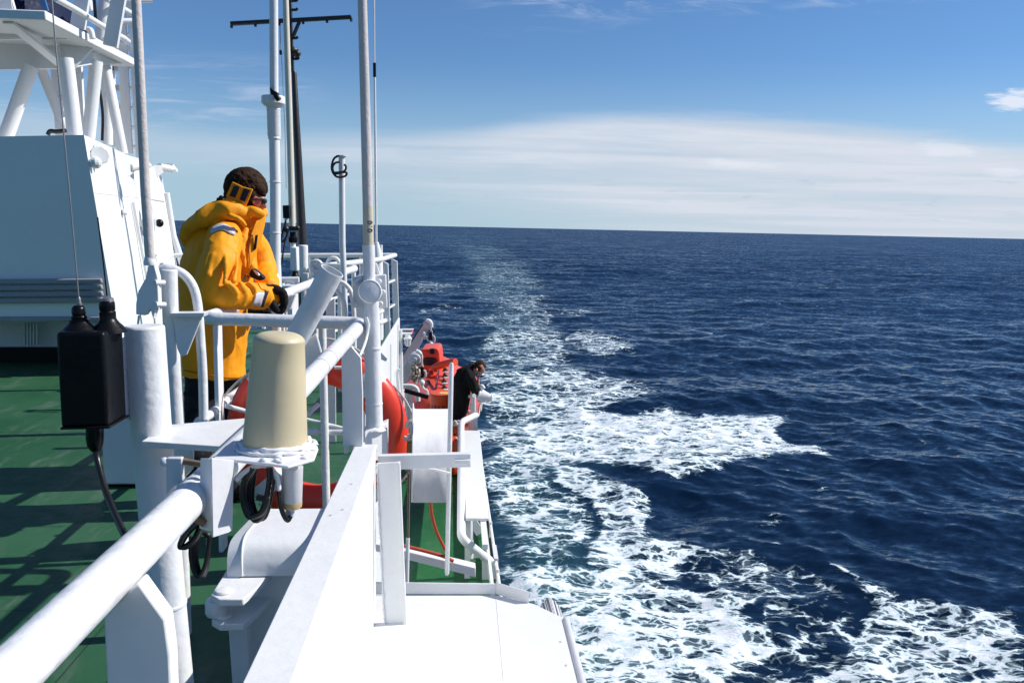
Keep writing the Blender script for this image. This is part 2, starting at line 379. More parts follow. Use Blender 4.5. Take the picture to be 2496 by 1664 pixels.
FOAM = [  # density, softness (chart px), outline on the water plane
    (.33, 44, [(1140, 640), (1210, 618), (1290, 625), (1335, 690), (1360, 770), (1210, 860), (1150, 820), (1130, 720)]),
    (.25, 24, [(1090, 600), (1180, 585), (1250, 600), (1290, 640), (1200, 660), (1120, 640)]),
    (.46, 20, [(1240, 668), (1285, 672), (1300, 720), (1335, 770), (1350, 800), (1400, 835), (1405, 868), (1330, 890), (1230, 900), (1180, 890), (1190, 850), (1260, 800), (1240, 740)]),
    (.44, 16, [(1330, 740), (1400, 750), (1455, 762), (1430, 778), (1340, 765)]),
    (.50, 15, [(1380, 800), (1470, 815), (1560, 838), (1500, 862), (1440, 872), (1400, 850)]),
    (.44, 26, [(1165, 780), (1260, 770), (1330, 880), (1300, 960), (1170, 960), (1150, 880)]),
    (.56, 16, [(1270, 905), (1400, 890), (1440, 915), (1590, 930), (1560, 965), (1420, 990), (1300, 1005), (1190, 1000), (1180, 940)]),
    (.44, 14, [(1470, 890), (1540, 920), (1600, 950), (1545, 975), (1460, 945)]),
    (.50, 30, [(1170, 940), (1300, 960), (1400, 1000), (1300, 1100), (1180, 1100)]),
    (.82, 18, [(1290, 1020), (1400, 985), (1520, 1000), (1620, 985), (1700, 1003), (1790, 1012), (1880, 1008), (1950, 1030), (1945, 1060), (1990, 1090), (2015, 1115), (1900, 1112), (1820, 1130), (1780, 1165), (1720, 1190), (1640, 1180), (1560, 1160), (1480, 1138), (1380, 1130), (1290, 1120), (1250, 1070)]),
    (.70, 20, [(1180, 1010), (1300, 1020), (1400, 1050), (1420, 1130), (1330, 1150), (1200, 1130), (1180, 1080)]),
    (.60, 30, [(1190, 1320), (1300, 1330), (1420, 1360), (1400, 1440), (1230, 1440)]),
    (.64, 30, [(1190, 1120), (1330, 1140), (1400, 1220), (1420, 1320), (1330, 1400), (1220, 1400), (1200, 1260)]),
    (.80, 22, [(1330, 1135), (1440, 1140), (1500, 1175), (1560, 1215), (1600, 1245), (1590, 1280), (1680, 1310), (1760, 1345), (1740, 1370), (1700, 1400), (1600, 1420), (1430, 1400), (1400, 1330), (1420, 1260)]),
    (.86, 26, [(1240, 1400), (1420, 1370), (1620, 1390), (1760, 1420), (1900, 1445), (1870, 1475), (1820, 1490), (1900, 1520), (1920, 1560), (1880, 1600), (1800, 1660), (1780, 1900), (1250, 1900)]),
    (.56, 30, [(1240, 1560), (1900, 1560), (2100, 1700), (2000, 1950), (1250, 1950)]),
    (.53, 34, [(1690, 1345), (1850, 1340), (1990, 1380), (2080, 1460), (2000, 1560), (1900, 1640), (1800, 1560), (1900, 1480), (1740, 1420)]),
    (.74, 22, [(2030, 1368), (2065, 1375), (2110, 1420), (2170, 1455), (2250, 1462), (2350, 1475), (2440, 1480), (2480, 1525), (2488, 1570), (2440, 1610), (2380, 1640), (2300, 1680), (2100, 1800), (1900, 1800), (1960, 1640), (2030, 1580), (2110, 1520), (2130, 1480), (2060, 1430)]),
    (.50, 26, [(1900, 1600), (2200, 1560), (2496, 1560), (2520, 1700), (2300, 1900), (1900, 1900)]),
    (.50, 30, [(1880, 1490), (2000, 1440), (2110, 1480), (2130, 1560), (2050, 1664), (1850, 1664), (1860, 1560)]),
    (.44, 8, [(2010, 700), (2040, 698), (2042, 703), (2012, 705)]), (.44, 7, [(2240, 735), (2262, 733), (2264, 738), (2242, 740)]), (.44, 7, [(1880, 740), (1900, 738), (1902, 743), (1882, 745)]),
    (.46, 10, [(1965, 1192), (2010, 1188), (2040, 1196), (2010, 1206), (1970, 1204)]),
    (.50, 9, [(2215, 1118), (2255, 1106), (2280, 1116), (2255, 1127), (2200, 1132)]),
    (.46, 8, [(2232, 1078), (2246, 1074), (2248, 1088), (2225, 1092)]),
    (.40, 9, [(2130, 1122), (2200, 1118), (2230, 1130), (2140, 1134)]),
    (.40, 10, [(1810, 1266), (1860, 1258), (1895, 1272), (1870, 1286), (1830, 1282)]),
    (.40, 12, [(1860, 1320), (1910, 1315), (1930, 1328), (1880, 1332)]),
    (.42, 10, [(1890, 1130), (1930, 1150), (1950, 1165), (1890, 1160)]),
    (.46, 5, [(1700, 808), (1728, 806), (1730, 811), (1702, 812)]), (.46, 5, [(1830, 808), (1858, 806), (1860, 812), (1835, 812)]),
    (.42, 5, [(2085, 1000), (2100, 996), (2104, 1002), (2090, 1005)]),
    (.36, 14, [(990, 690), (1090, 680), (1150, 700), (1060, 712), (1000, 720)]), (.36, 12, [(1000, 745), (1080, 740), (1130, 752), (1020, 765)]),
]
def build_sea():
    fx, fy = -RWn[0, 2], -RWn[1, 2]; head = math.atan2(fx, fy)
    th = np.concatenate([np.linspace(head - R(180), head - R(40), 90, endpoint=False), np.linspace(head - R(40), head + R(38), 1300, endpoint=False), np.linspace(head + R(38), head + R(180), 90)])
    vrow = np.concatenate([np.linspace(1.6, .60, 60, endpoint=False), np.linspace(.60, .012, 800, endpoint=False), np.geomspace(.012, .00018, 60)])
    r = H / vrow; TH, RR = np.meshgrid(th, r); X = RR * np.sin(TH); Y = RR * np.cos(TH)
    X0, Y0 = X.copy(), Y.copy(); Zs = np.zeros_like(X); DX = np.zeros_like(X); DY = np.zeros_like(X)
    dr = np.gradient(r)[:, None] + 0 * X; dt = RR * np.gradient(th)[None, :]; gs = np.maximum(dr, dt)
    rng = np.random.RandomState(11)
    lam = np.geomspace(.85, 42, 84)
    for i, L in enumerate(lam):
        k = 2 * math.pi / L; spread = 1.15 if L < 6 else .85 if L < 16 else .5
        a = R(96) + rng.normal(0, spread) - (.25 if L > 10 else 0.0)    # travelling aft, crests lie athwart
        s = .0255 * (1.65 if L < 4 else 1.30 if L < 9 else .8 if L < 16 else .5); A = s / k
        fade = np.clip((L / np.maximum(gs, 1e-6) - 2.2) / 2.5, 0, 1)
        if fade.max() <= 0: continue
        ph = k * (X0 * math.cos(a) + Y0 * math.sin(a)) + rng.uniform(0, 6.28)
        grp = .65 + .35 * np.sin(X0 * .9 / L + rng.uniform(0, 6)) * np.sin(Y0 * .7 / L + rng.uniform(0, 6))
        A2 = A * fade * grp; Zs += A2 * np.cos(ph)
        q = 1.1 * A2; DX -= q * math.cos(a) * np.sin(ph); DY -= q * math.sin(a) * np.sin(ph)
    px, py = chart(X0, Y0, -H)
    dens = np.zeros_like(X)
    near = (px > 700) & (px < 2700) & (py > 560) & (py < 2100)
    pxn, pyn = px[near], py[near]; dn = np.zeros(pxn.shape)
    Xn, Yn, Rn = X0[near], Y0[near], RR[near]
    def swirl(s, seed):
        r_ = np.random.RandomState(seed); o = np.zeros(Xn.shape)
        for j in range(7):
            a_ = r_.uniform(0, 6.28); f_ = s * r_.uniform(.6, 1.7)
            o += np.sin((Xn * math.cos(a_) + Yn * math.sin(a_)) * f_ + r_.uniform(0, 6.28) + 1.3 * np.sin((Xn * math.sin(a_) - Yn * math.cos(a_)) * f_ * .8 + r_.uniform(0, 6.28)))
        return o / 2.6
    # ragged, curling outlines (metres on the water), and patches of thicker and thinner froth
    mx = swirl(.35, 1) * .45 + swirl(1.1, 2) * .35; my = swirl(.35, 3) * .45 + swirl(1.1, 4) * .3
    qx, qy = chart(Xn + mx * np.clip(Rn / 40, .6, 3), Yn + my * np.clip(Rn / 40, .6, 4), -H)
    patch = np.clip(swirl(.16, 5) * .6 + swirl(.5, 6) * .5, -1.2, 1.2)
    for d, soft, poly in FOAM:
        soft = soft * 1.2; sd = poly_sd(qx, qy, poly); t = np.clip((sd + soft * .8) / (1.9 * soft), 0, 1); t = t * t * (3 - 2 * t)
        dn = np.maximum(dn, d * t)
    dn = dn * (1 + patch * np.where(dn > .6, .10, .30))
    dens[near] = dn
    # smooth aerated-water tint round the wake
    teal = np.zeros_like(X); tn = np.zeros(pxn.shape)
    for soft, poly in ((70, [(1180, 660), (1290, 660), (1330, 850), (1420, 1000), (1560, 1120), (1400, 1200), (1600, 1420), (1500, 1900), (1150, 1900), (1150, 900)]),
                       (60, [(1060, 570), (1180, 560), (1260, 640), (1300, 700), (1160, 720), (1090, 640)]), (120, [(1200, 1120), (1350, 1140), (1400, 1500), (1400, 1900), (1200, 1900)])):
        sd = poly_sd(pxn, pyn, poly); t = np.clip((sd + soft * .5) / (2 * soft), 0, 1); tn += .5 * t
    teal[near] = np.clip(tn, 0, 1)
    # froth heaps up a little
    rough = np.sin(X0 * 3.1 + np.sin(Y0 * 2.3)) * np.sin(Y0 * 2.7 + np.sin(X0 * 1.9)) * .05
    Zs = Zs + dens * (.05 + rough) * np.clip(60 / RR, 0, 1)
    X, Y = X0 + DX, Y0 + DY
    nr, nc = X.shape; co = np.stack([X, Y, Zs], -1).reshape(-1, 3).astype(np.float32)
    idx = np.arange(nr * nc).reshape(nr, nc)
    q = np.stack([idx[:-1, :-1], idx[:-1, 1:], idx[1:, 1:], idx[1:, :-1]], -1).reshape(-1, 4)[:, ::-1]
    me = bpy.data.meshes.new("sea"); me.vertices.add(len(co)); me.vertices.foreach_set("co", co.ravel())
    me.loops.add(q.size); me.loops.foreach_set("vertex_index", q.ravel().astype(np.int32))
    me.polygons.add(len(q)); me.polygons.foreach_set("loop_start", (np.arange(len(q)) * 4).astype(np.int32))
    me.update(calc_edges=True); me.shade_smooth()
    for nm, arr in (("foam", dens), ("teal", teal)):
        at = me.attributes.new(nm, 'FLOAT', 'POINT'); at.data.foreach_set("value", arr.ravel().astype(np.float32))
    o = bpy.data.objects.new("sea", me); COL.objects.link(o); tag(o, kind="structure"); return o
sea = build_sea()
def sea_material():
    m = bpy.data.materials.new("sea_water"); m.use_nodes = True; t = m.node_tree; q = G(t); t.nodes.clear()
    geo = q.n('ShaderNodeNewGeometry'); P = geo.outputs['Position']; N = geo.outputs['Normal']
    sp = q.n('ShaderNodeSeparateXYZ', {0: P}); flat = q.vec(sp.outputs[0], sp.outputs[1], 0.0)
    dist = q.n('ShaderNodeVectorMath', {0: flat}, operation='LENGTH').outputs['Value']
    foam = q.n('ShaderNodeAttribute', attribute_name="foam").outputs['Fac']; teal = q.n('ShaderNodeAttribute', attribute_name="teal").outputs['Fac']
    # ripples: slopes added straight to the normal so that they keep their strength at every distance
    def slope(sc, amp, det, z):
        mp = q.n('ShaderNodeMapping', {'Vector': q.vec(sp.outputs[0], sp.outputs[1], z), 'Rotation': (0, 0, R(8)), 'Scale': (sc * .62, sc, 1)})
        nz = q.n('ShaderNodeTexNoise', {'Vector': mp.outputs[0], 'Scale': 1.0, 'Detail': det, 'Roughness': .6, 'Distortion': .4}).outputs['Color']
        c = q.n('ShaderNodeVectorMath', {0: nz, 1: (.5, .5, .5)}, operation='SUBTRACT').outputs[0]
        return q.n('ShaderNodeVectorMath', {0: c, 1: (amp * .6, amp, 0)}, operation='MULTIPLY').outputs[0]
    far = q.sstep(dist, 40, 260)
    s1 = slope(3.4, .80, 5, 0.0); s2 = slope(.85, .72, 5, 5.0); s3 = slope(.16, .34, 4, 9.0); s4 = slope(.03, .16, 4, 14.0)
    def scl(vv, f): return q.n('ShaderNodeVectorMath', {0: vv, 3: f}, operation='SCALE').outputs[0]
    def addv(a, b): return q.n('ShaderNodeVectorMath', {0: a, 1: b}, operation='ADD').outputs[0]
    sl = addv(addv(s1, scl(s2, q.m('ADD', q.m('MULTIPLY', far, .75), .40))), addv(scl(s3, far), scl(s4, q.sstep(dist, 150, 500))))
    # wave faces seen from the ship lean towards it
    lean = scl(q.n('ShaderNodeVectorMath', {0: flat}, operation='NORMALIZE').outputs[0], q.sstep(dist, 15, 240, -.07, -.20))
    sl = addv(sl, lean)
    nn = q.n('ShaderNodeVectorMath', {0: addv(N, sl)}, operation='NORMALIZE').outputs[0]
    # froth pattern
    wv = q.n('ShaderNodeTexNoise', {'Vector': flat, 'Scale': .55, 'Detail': 4.0, 'Roughness': .6}).outputs['Color']
    wv = q.n('ShaderNodeVectorMath', {0: wv, 1: (.5, .5, .5)}, operation='SUBTRACT').outputs[0]
    wp = addv(flat, scl(wv, 1.3))
    wv2 = q.n('ShaderNodeTexNoise', {'Vector': flat, 'Scale': 2.6, 'Detail': 3.0, 'Roughness': .6}).outputs['Color']
    wp = addv(wp, scl(q.n('ShaderNodeVectorMath', {0: wv2, 1: (.5, .5, .5)}, operation='SUBTRACT').outputs[0], .35))
    wpm = q.n('ShaderNodeMapping', {'Vector': wp, 'Scale': (.62, 1.0, 0.0)}).outputs[0]
    def cells(sc, w):
        e = q.n('ShaderNodeTexVoronoi', {'Vector': wpm, 'Scale': sc, 'Randomness': 1.0}, feature='DISTANCE_TO_EDGE', voronoi_dimensions='2D').outputs['Distance']
        return q.sstep(e, w, 0.0)
    big = cells(.62, .20); mid = cells(1.7, .22); sml = cells(4.4, .24)
    net = q.m('ADD', q.m('ADD', q.m('MULTIPLY', big, .34), q.m('MULTIPLY', mid, .38)), q.m('MULTIPLY', sml, .28))
    n1 = q.noise(wpm, 1.3, 7, .68); n2 = q.noise(wpm, .20, 4, .6); n3 = q.noise(wpm, 6.0, 5, .65)
    ns = q.noise(q.n('ShaderNodeMapping', {'Vector': wp, 'Rotation': (0, 0, R(12)), 'Scale': (.35, 2.4, 0.0)}).outputs[0], 1.0, 5, .62)
    val = q.m('ADD', q.m('MULTIPLY', foam, .88), q.m('MULTIPLY', q.m('SUBTRACT', net, .47), .80))
    val = q.m('ADD', val, q.m('MULTIPLY', q.m('SUBTRACT', n1, .5), .80))
    val = q.m('ADD', val, q.m('MULTIPLY', q.m('SUBTRACT', n2, .5), .40))
    val = q.m('ADD', val, q.m('MULTIPLY', q.m('SUBTRACT', ns, .5), .55))
    val = q.m('ADD', val, q.m('MULTIPLY', q.m('SUBTRACT', n3, .5), .30))
    val = q.m('MULTIPLY', val, q.sstep(foam, .0, .30))
    fm = q.m('MAXIMUM', q.sstep(val, .42, .58), q.m('MULTIPLY', q.sstep(val, .22, .50), .26))
    thin = q.sstep(val, .30, .60)
    deep = (.0028, .0125, .034, 1)
    wcol = q.mix(q.m('MULTIPLY', teal, q.m('ADD', .35, q.m('MULTIPLY', thin, .65))), deep, (.060, .175, .19, 1))
    wat = q.n('ShaderNodeBsdfPrincipled', {'Base Color': wcol, 'Roughness': .09, 'IOR': 1.333, 'Normal': nn})
    fcol = q.mix(q.sstep(val, .45, .85), (.52, .68, .71, 1), (.86, .88, .90, 1))
    fb = q.n('ShaderNodeBump', {'Strength': .8, 'Distance': .12, 'Height': q.m('ADD', q.m('MULTIPLY', n1, .8), q.m('MULTIPLY', n3, .5))})
    fo = q.n('ShaderNodeBsdfPrincipled', {'Base Color': fcol, 'Roughness': .9, 'Normal': fb.outputs[0], 'Specular IOR Level': .2})
    mx = q.n('ShaderNodeMixShader', {0: q.m('MULTIPLY', fm, .97), 1: wat.outputs[0], 2: fo.outputs[0]})
    q.n('ShaderNodeOutputMaterial', {0: mx.outputs[0]}); return m
sea.data.materials.append(sea_material())

# ------------------------------------------------------------------ hull and decks
def struct(name, mb, m, **k):
    o = mb.build(name, m, **k); return tag(o, kind="structure")
struct("ship_hull", MB().prism([W(-14, -6, -10.6), W(.58, -6, -10.6), W(.58, 15, -10.6), W(-1.4, 19, -10.6), W(-14, 19, -10.6)], (0, 0, 6.6)), M_wall, bevel=.03)
ud = MB().prism([W(-14, -5, -1.55), W(-.42, -5, -1.55), W(-.42, 3.9, -1.55), W(-.62, 4.0, -1.55), W(-.62, 12.3, -1.55), W(-14, 12.3, -1.55)], (0, 0, -.10))
struct("upper_deck", ud, M_deck)
struct("lower_deck", MB().box(W(-.8, 3.3, -3.78), W(.56, 14.6, -3.70)), M_deck2)
# ------------------------------------------------------------------ bulwark, roof and the near rail
def down(p, z): return Vector((p.x, p.y, H + z))
capL0, capL1 = UZ(590, 1664, -.90), UZ(866, 1082, -.90); capM0, capM1 = UZ(710, 1664, -.90), UZ(918, 1082, -.90)
def ext(a, b, y): return a + (b - a) * ((y - a.y) / (b.y - a.y))
bw = thing("bulwark", "white sloping steel bulwark with flat capping beside the vent hood", "bulwark", down(capM0, -1.66))
cL0, cM0 = ext(capL0, capL1, .35), ext(capM0, capM1, .35)
MB().prism([cL0, cM0, capM1, capL1], (0, 0, -.012)).build("capping", M_white, bw, bevel=.003)
MB().prism([p + Vector((0, 0, -.012)) for p in (cL0 + Vector((.012, 0, 0)), cM0 - Vector((.004, 0, 0)), capM1 - Vector((.004, 0, 0)), capL1 + Vector((.012, 0, 0)))], (0, 0, -.75)).build("plating", M_wall, bw)
for x, y in ((925, 310), (868, 472), (792, 508)):
    p = UZ(500 + x / 2.597, 1060 + y / 2.597, -.90); MB().lathe(p, (0, 0, 1), [(.006, .0002), (.0058, .0012), (.0042, .0014), (.003, .0002)], 14).build("filled_hole", M_greywhite, bw)
wb = MB(); rnd = random.Random(6); e0, e1 = W2(1086, 190, 3.316), W2(1140, 1305, 3.316); bp = []
for k in range(90): bp.append(e0.lerp(e1, k / 89) + Vector((rnd.uniform(-.0015, .0015), 0, 0)))
wb.tube(bp, [rnd.uniform(.002, .0055) for _ in bp], 6); wb.build("weld_bead", M_whitethick, bw)
# weld bead along the cap edge
MB().tube([cM0 + Vector((0, 0, -.004)), capM1 + Vector((0, 0, -.004))], .0035, 8).build("weld_seam", M_white, bw)
a, b_ = W2(1083, 180, 3.32), W2(1225, 172, 3.32); c_, d_ = W2(1272, 1300, 3.32), W2(1140, 1312, 3.32)
st = MB().prism([a, b_, c_, d_], (0, .012, 0)); st.prism([b_ + Vector((-.006, -.012, 0)), b_ + Vector((.006, -.012, 0)), c_ + Vector((.006, -.012, 0)), c_ + Vector((-.006, -.012, 0))], (0, .03, 0))
st.build("stiffener", M_white, bw, bevel=.002)
blk = MB().prism([Z7(118, 1290, 3.58), Z7(345, 1200, 3.66), Z7(342, 1568, 3.66), Z7(130, 1590, 3.58)], (0, .09, 0)); blk.build("end_block", M_white, bw, bevel=.003)

rf = thing("cabin_roof", "bright white cabin roof below the bulwark at the ship's side", "roof", W(0, 3, -1.75))
rp = [W(-.36, .3, -1.65), W(.455, .3, -1.65), UZ(1371, 1503, -1.65), UZ(1300, 1470, -1.65), UZ(1209, 1449, -1.65), UZ(905, 1449, -1.65)]
MB().prism(rp, (0, 0, -.06)).build("roof_plate", M_wall, rf, bevel=.004)
for k in range(9):
    p = rp[1].lerp(rp[2], .45 + k * .06) + Vector((-.03, 0, 0)); MB().lathe(p, (0, 0, 1), [(.007, 0), (.007, .003), (.004, .005)], 8).build("rivet", M_white, rf)
fl = MB()
q0, q1, q2 = rp[5], rp[4], rp[3]
for A, B in ((q0, q1), (q1, q2 + Vector((-.02, 0, 0)))):
    fl.prism([A + Vector((0, .002, .001)), B + Vector((0, .002, .001)), B + Vector((0, .002, .052)), A + Vector((0, .002, .058))], (0, .008, 0))
fl.build("edge_flange", M_white, rf, bevel=.002)
gp = [rp[1] + Vector((.004, 0, .012)), rp[2] + Vector((.004, 0, .012))]
MB().tube([rp[1] + Vector((.012, 0, -.004)), rp[2] + Vector((.012, -.02, -.004))], .016, 10).build("gutter", M_greywhite, rf)
cv = MB(); prof = [W3(1185, 1500, 3.62), W3(1215, 1440, 3.62), W3(1250, 1418, 3.62), W3(1292, 1445, 3.60), W3(1320, 1490, 3.58), W3(1332, 1545, 3.56)]
prof = spline(prof, 5); n = len(prof)
for i in range(n - 1):
    cv.add([prof[i], prof[i + 1], prof[i + 1] + Vector((.01, -.16, -.035)), prof[i] + Vector((.01, -.16, -.035))], [(0, 1, 2, 3)])
gc = cv.build("gutter_end", M_greywhite, rf); sm_ = gc.modifiers.new("thick", 'SOLIDIFY'); sm_.thickness = .006
MB().tube([W5p for W5p in (UZ(1209, 1452, -1.650), UZ(1228, 1664, -1.650))], .0018, 6).build("roof_seam", M_white, rf)

gr = thing("guard_rail", "thick white pipe handrail running from the foreground to the man in yellow", "railing", W(-.43, 2, -1.55))
p_near = U(54, 1616, .85)
path = [W(-.447, .12, -.455), p_near, U(449, 1231, 1.35), U(745, 934, 2.4), U(884, 788, 3.84), U(540, 780, 3.86), U(492, 768, 3.88), U(588, 745, 4.55), U(691, 717, 5.25), U(766, 686, 6.5)]
path = [path[0], path[1], path[2], path[3], U(882, 788, 3.82), U(497, 776, 3.86), U(588, 745, 4.55), U(691, 717, 5.25), U(766, 687, 6.5)]
MB().tube(path, .0295, 28, bend=.075).build("top_rail", M_rail, gr, smooth=60)
js = MB()
for P_, Q_ in ((U(745, 934, 2.4), U(882, 788, 3.82)),):
    for t in (.18, .30, .62): 
        c = P_.lerp(Q_, t); ax_ = (Q_ - P_).normalized(); js.tube([c - ax_ * .004, c + ax_ * .004], .0312, 24)
each(js, "weld_seam", M_rail, gr)
pl = [W1(655, 1160, 1.06), W1(795, 1000, 1.06), W1(875, 935, 1.06), W1(1045, 1170, 1.06), W1(1075, 1400, 1.06)]
MB().prism(pl + [down(pl[-1] + Vector((.002, 0, 0)), -1.55), down(pl[0], -1.55)], (0, .034, 0)).build("stanchion", M_white, gr, bevel=.003)
pl = [V2(940, 1120, 3.36), V2(1060, 1000, 3.36), V2(1175, 1140, 3.36), V2(1195, 1568, 3.36)]
MB().prism(pl + [down(pl[-1], -.90), down(pl[0] + Vector((.004, 0, 0)), -.90)], (0, .022, 0)).build("stanchion", M_white, gr, bevel=.002)
pl = [V1(512, 990, 3.86), V1(572, 1000, 3.86)]
MB().prism([pl[0], pl[1], down(pl[1], -1.55), down(pl[0], -1.55)], (0, .085, 0)).build("stanchion", M_white, gr, bevel=.003)
MB().tube([U(785, 776, 3.88), U(796, 1240, 3.88), down(U(797, 1250, 3.88), -1.55)], .0185, 16).build("stanchion", M_rail, gr)
MB().tube(spline([V2(1238, 650, 3.62), V2(1262, 740, 3.62), V2(1245, 880, 3.6), V2(1205, 1010, 3.55), V2(1160, 1112, 3.5)], 8), .0065, 10).build("brace", M_white, gr)
MB().tube([U(484, 1029, 3.55), U(527, 999, 3.87), U(560, 968, 4.3), U(700, 870, 6.4)], .021, 14).build("middle_rail", M_rail, gr)
mr = MB(); mr.tube([U(548, 988, 3.90), U(604, 1003, 3.92)], .011, 12); mr.tube([U(545, 966, 4.2), U(572, 966, 4.2)], .014, 12)
each(mr, "middle_rail", M_rail, gr)
mr = MB(); mr.tube([U(747, 1052, 3.9), U(846, 1052, 3.9)], .0165, 12); mr.tube([U(745, 1021, 3.9), U(840, 1044, 3.9)], .008, 10); mr.tube([U(749, 1010, 3.92), U(775, 986, 4.02)], .012, 10); mr.tube([V2(860, 1252, 3.9), V2(950, 1252, 3.9)], .008, 10)
each(mr, "middle_rail", M_rail, gr)
MB().prism([V2(735, 775, 3.89), V2(1040, 775, 3.89), V2(1040, 795, 3.89), V2(735, 795, 3.89)], (0, .02, 0)).build("rail_plate", M_white, gr)

# vent hood
vh = thing("ventilator", "rounded white vent hood with hinged flanges beside the bulwark", "vent", W(-.55, 2.5, -1.55))
prof = [W2(405, 466, 2.66), W2(330, 545, 2.54), W2(262, 625, 2.43), W2(238, 700, 2.37), W2(232, 800, 2.34), W2(235, 893, 2.33)]
prof = spline(prof, 6); n = len(prof)
hood = MB(); o_ = 0
ofs = Vector((.26, 0, 0)); hv = prof + [p + ofs for p in prof]
hood.add(hv, [(i, i + 1, n + i + 1, n + i) for i in range(n - 1)])
inn = [p + Vector((0, .13, -.02 if i < n // 2 else 0)) for i, p in enumerate(prof)]
hb = prof[0] + Vector((0, 0, -.22)); 
hood.add([p for p in prof] + [prof[-1] + Vector((0, .33, 0)), prof[0] + Vector((0, .02, -.1))], [tuple(range(n + 2))])
hood.build("hood", M_white, vh, smooth=50)
rim = MB(); rp_ = [p + Vector((-.042, .0, -.014)) for p in prof]; rp_[0] = prof[0] + Vector((-.012, 0, -.01))
rim.add(prof + rp_, [(i, i + 1, n + i + 1, n + i) for i in range(n - 1)])
rim.add(rp_ + [rp_[-1] + Vector((0, .33, 0)), rp_[0] + Vector((0, .02, -.1))], [tuple(range(n + 2))])
rim.tube([p + Vector((0, -.001, .001)) for p in prof], .003, 6)
rim.build("rim", M_white, vh, smooth=50)
zf = prof[-1].z
for k, (dz, th) in enumerate(((-.004, .020), (-.075, .020))):
    x0, x1 = W2(85, 900, 2.30).x, W2(345, 900, 2.30).x
    f_ = MB().prism([(x0, 2.22, zf + dz), (x0 + .03, 2.19, zf + dz), (x1 - .02, 2.19, zf + dz), (x1, 2.26, zf + dz), (x1 + .03, 2.40, zf + dz), (x0, 2.40, zf + dz)], (0, 0, -th))
    f_.lathe((x0 + .03, 2.235, zf + dz), (0, 0, 1), [(.024, 0), (.024, .006), (.016, .010)], 16)
    f_.build("flange", M_white, vh, bevel=.004)
hx = W2(60, 960, 2.3).x
MB().lathe((hx + .02, 2.24, zf - .072), (0, 0, 1), [(.026, 0), (.030, .01), (.030, .035), (.026, .046)], 18).build("hinge_knob", M_white, vh, bevel=.002)
cx_ = W2(215, 1200, 2.3).x
MB().bar((cx_, 2.30, zf - .09), (cx_ + .012, 2.30, H - 1.40), .052, .05, up=(0, 1, 0)).build("leg", M_white, vh, bevel=.006)
MB().lathe((cx_ + .012, 2.30, H - 1.55), (0, 0, 1), [(.085, 0), (.085, .03), (.06, .05), (.045, .08), (.04, .15)], 24).build("foot", M_white, vh)
MB().box((W2(262, 1000, 2.4).x, 2.36, H - 1.55), (W2(262, 1000, 2.4).x + .25, 2.72, zf)).build("trunk", M_white, vh, bevel=.006)

# ------------------------------------------------------------------ post with plate, tuner box, whips
po = thing("pipe_post", "thick white leaning pipe post with a flat plate, beside the black box", "post", down(U(420, 1600, 1.95), -1.55))
c0, c1, c2, c3 = U(352, 793, 1.95), U(369, 1050, 1.95), U(404, 1445, 1.95), U(426, 1664, 1.95)
bot = c3 + (c3 - c2) * ((H - 1.55 - c3.z) / (c3.z - c2.z))
MB().tube([c0, c1, c2, c3, bot], [.0435, .0445, .0435, .043, .043], 36).build("pipe", M_whitethick, po, smooth=50, bevel=.006)
rg = MB(); rg.tube([c2.lerp(c3, .10), c2.lerp(c3, .14)], .0455, 36); rg.build("collar", M_white, po, bevel=.002)
zp = -.49
MB().prism([UZ(344, 1075, zp), UZ(545, 1087, zp), UZ(640, 1075, zp), UZ(690, 1012, zp), UZ(593, 1019, zp), UZ(405, 1035, zp)], (0, 0, -.014)).build("plate", M_white, po, bevel=.002)

bx = thing("antenna_tuner", "black painted tuner box with two whip aerials on the white post", "box", U(205, 1042, 1.85))
f4 = [Z6(90, 285, 1.80), Z6(400, 285, 1.80), Z6(430, 890, 1.80), Z6(125, 900, 1.80)]
b1 = MB().prism(f4, (0, .105, 0)); b1.build("case", M_black, bx, bevel=.008, bseg=3)
MB().prism([Z6(118, 893, 1.795), Z6(438, 884, 1.795), Z6(437, 900, 1.795), Z6(122, 908, 1.795)], (0, .112, 0)).build("bottom_lip", M_black, bx, bevel=.002)
br = MB().prism([Z6(500, 330, 1.90), Z6(560, 300, 1.93), Z6(575, 845, 1.93), Z6(520, 850, 1.90)], (0, .012, 0)); br.build("mounting_plate", M_greywhite, bx, bevel=.002)
def zl(y0, y1, D): return (y0 - y1) / 2.613 / F * D
zbase = Z6(245, 285, 1.85); k6 = 1.85 / F / 2.613
def prof6(cx, pr, y0):
    return [(r * k6, (y0 - y) * k6) for r, y in pr]
ins = MB(); ins.lathe(Z6(250, 285, 1.85), (-.03, 0, 1), prof6(250, [(125, 292), (110, 272), (75, 240), (58, 218), (60, 208), (44, 204), (48, 192), (44, 182), (34, 178), (40, 172), (40, 140), (34, 128), (22, 118)], 285), 28); ins.build("insulator", M_black, bx)
ins = MB(); ins.lathe(Z6(432, 272, 1.86), (-.03, 0, 1), prof6(432, [(112, 285), (86, 250), (62, 225), (50, 205), (47, 195), (48, 160), (42, 152), (46, 146), (46, 100), (40, 90)], 272), 28); ins.build("insulator", M_black, bx)
tp = MB(); tp.lathe(Z6(247, 122, 1.85), (-.05, 0, 1), prof6(0, [(14, 122), (14, 100), (10, 96), (9, 70), (6, 64)], 122), 14); tp.lathe(Z6(424, 92, 1.86), (-.05, 0, 1), prof6(0, [(38, 92), (36, 72), (22, 64), (8, 58)], 92), 18)
each(tp, "terminal", M_steel, bx)
w1 = [Z6(240, 68, 1.85), Z3(452, 550, 1.85), Z3(400, 0, 1.85), Z1(440, 0, 1.85), Z1(432, -300, 1.85)]
MB().tube(spline(w1, 8), .0016, 8).build("whip", M_steel, bx)
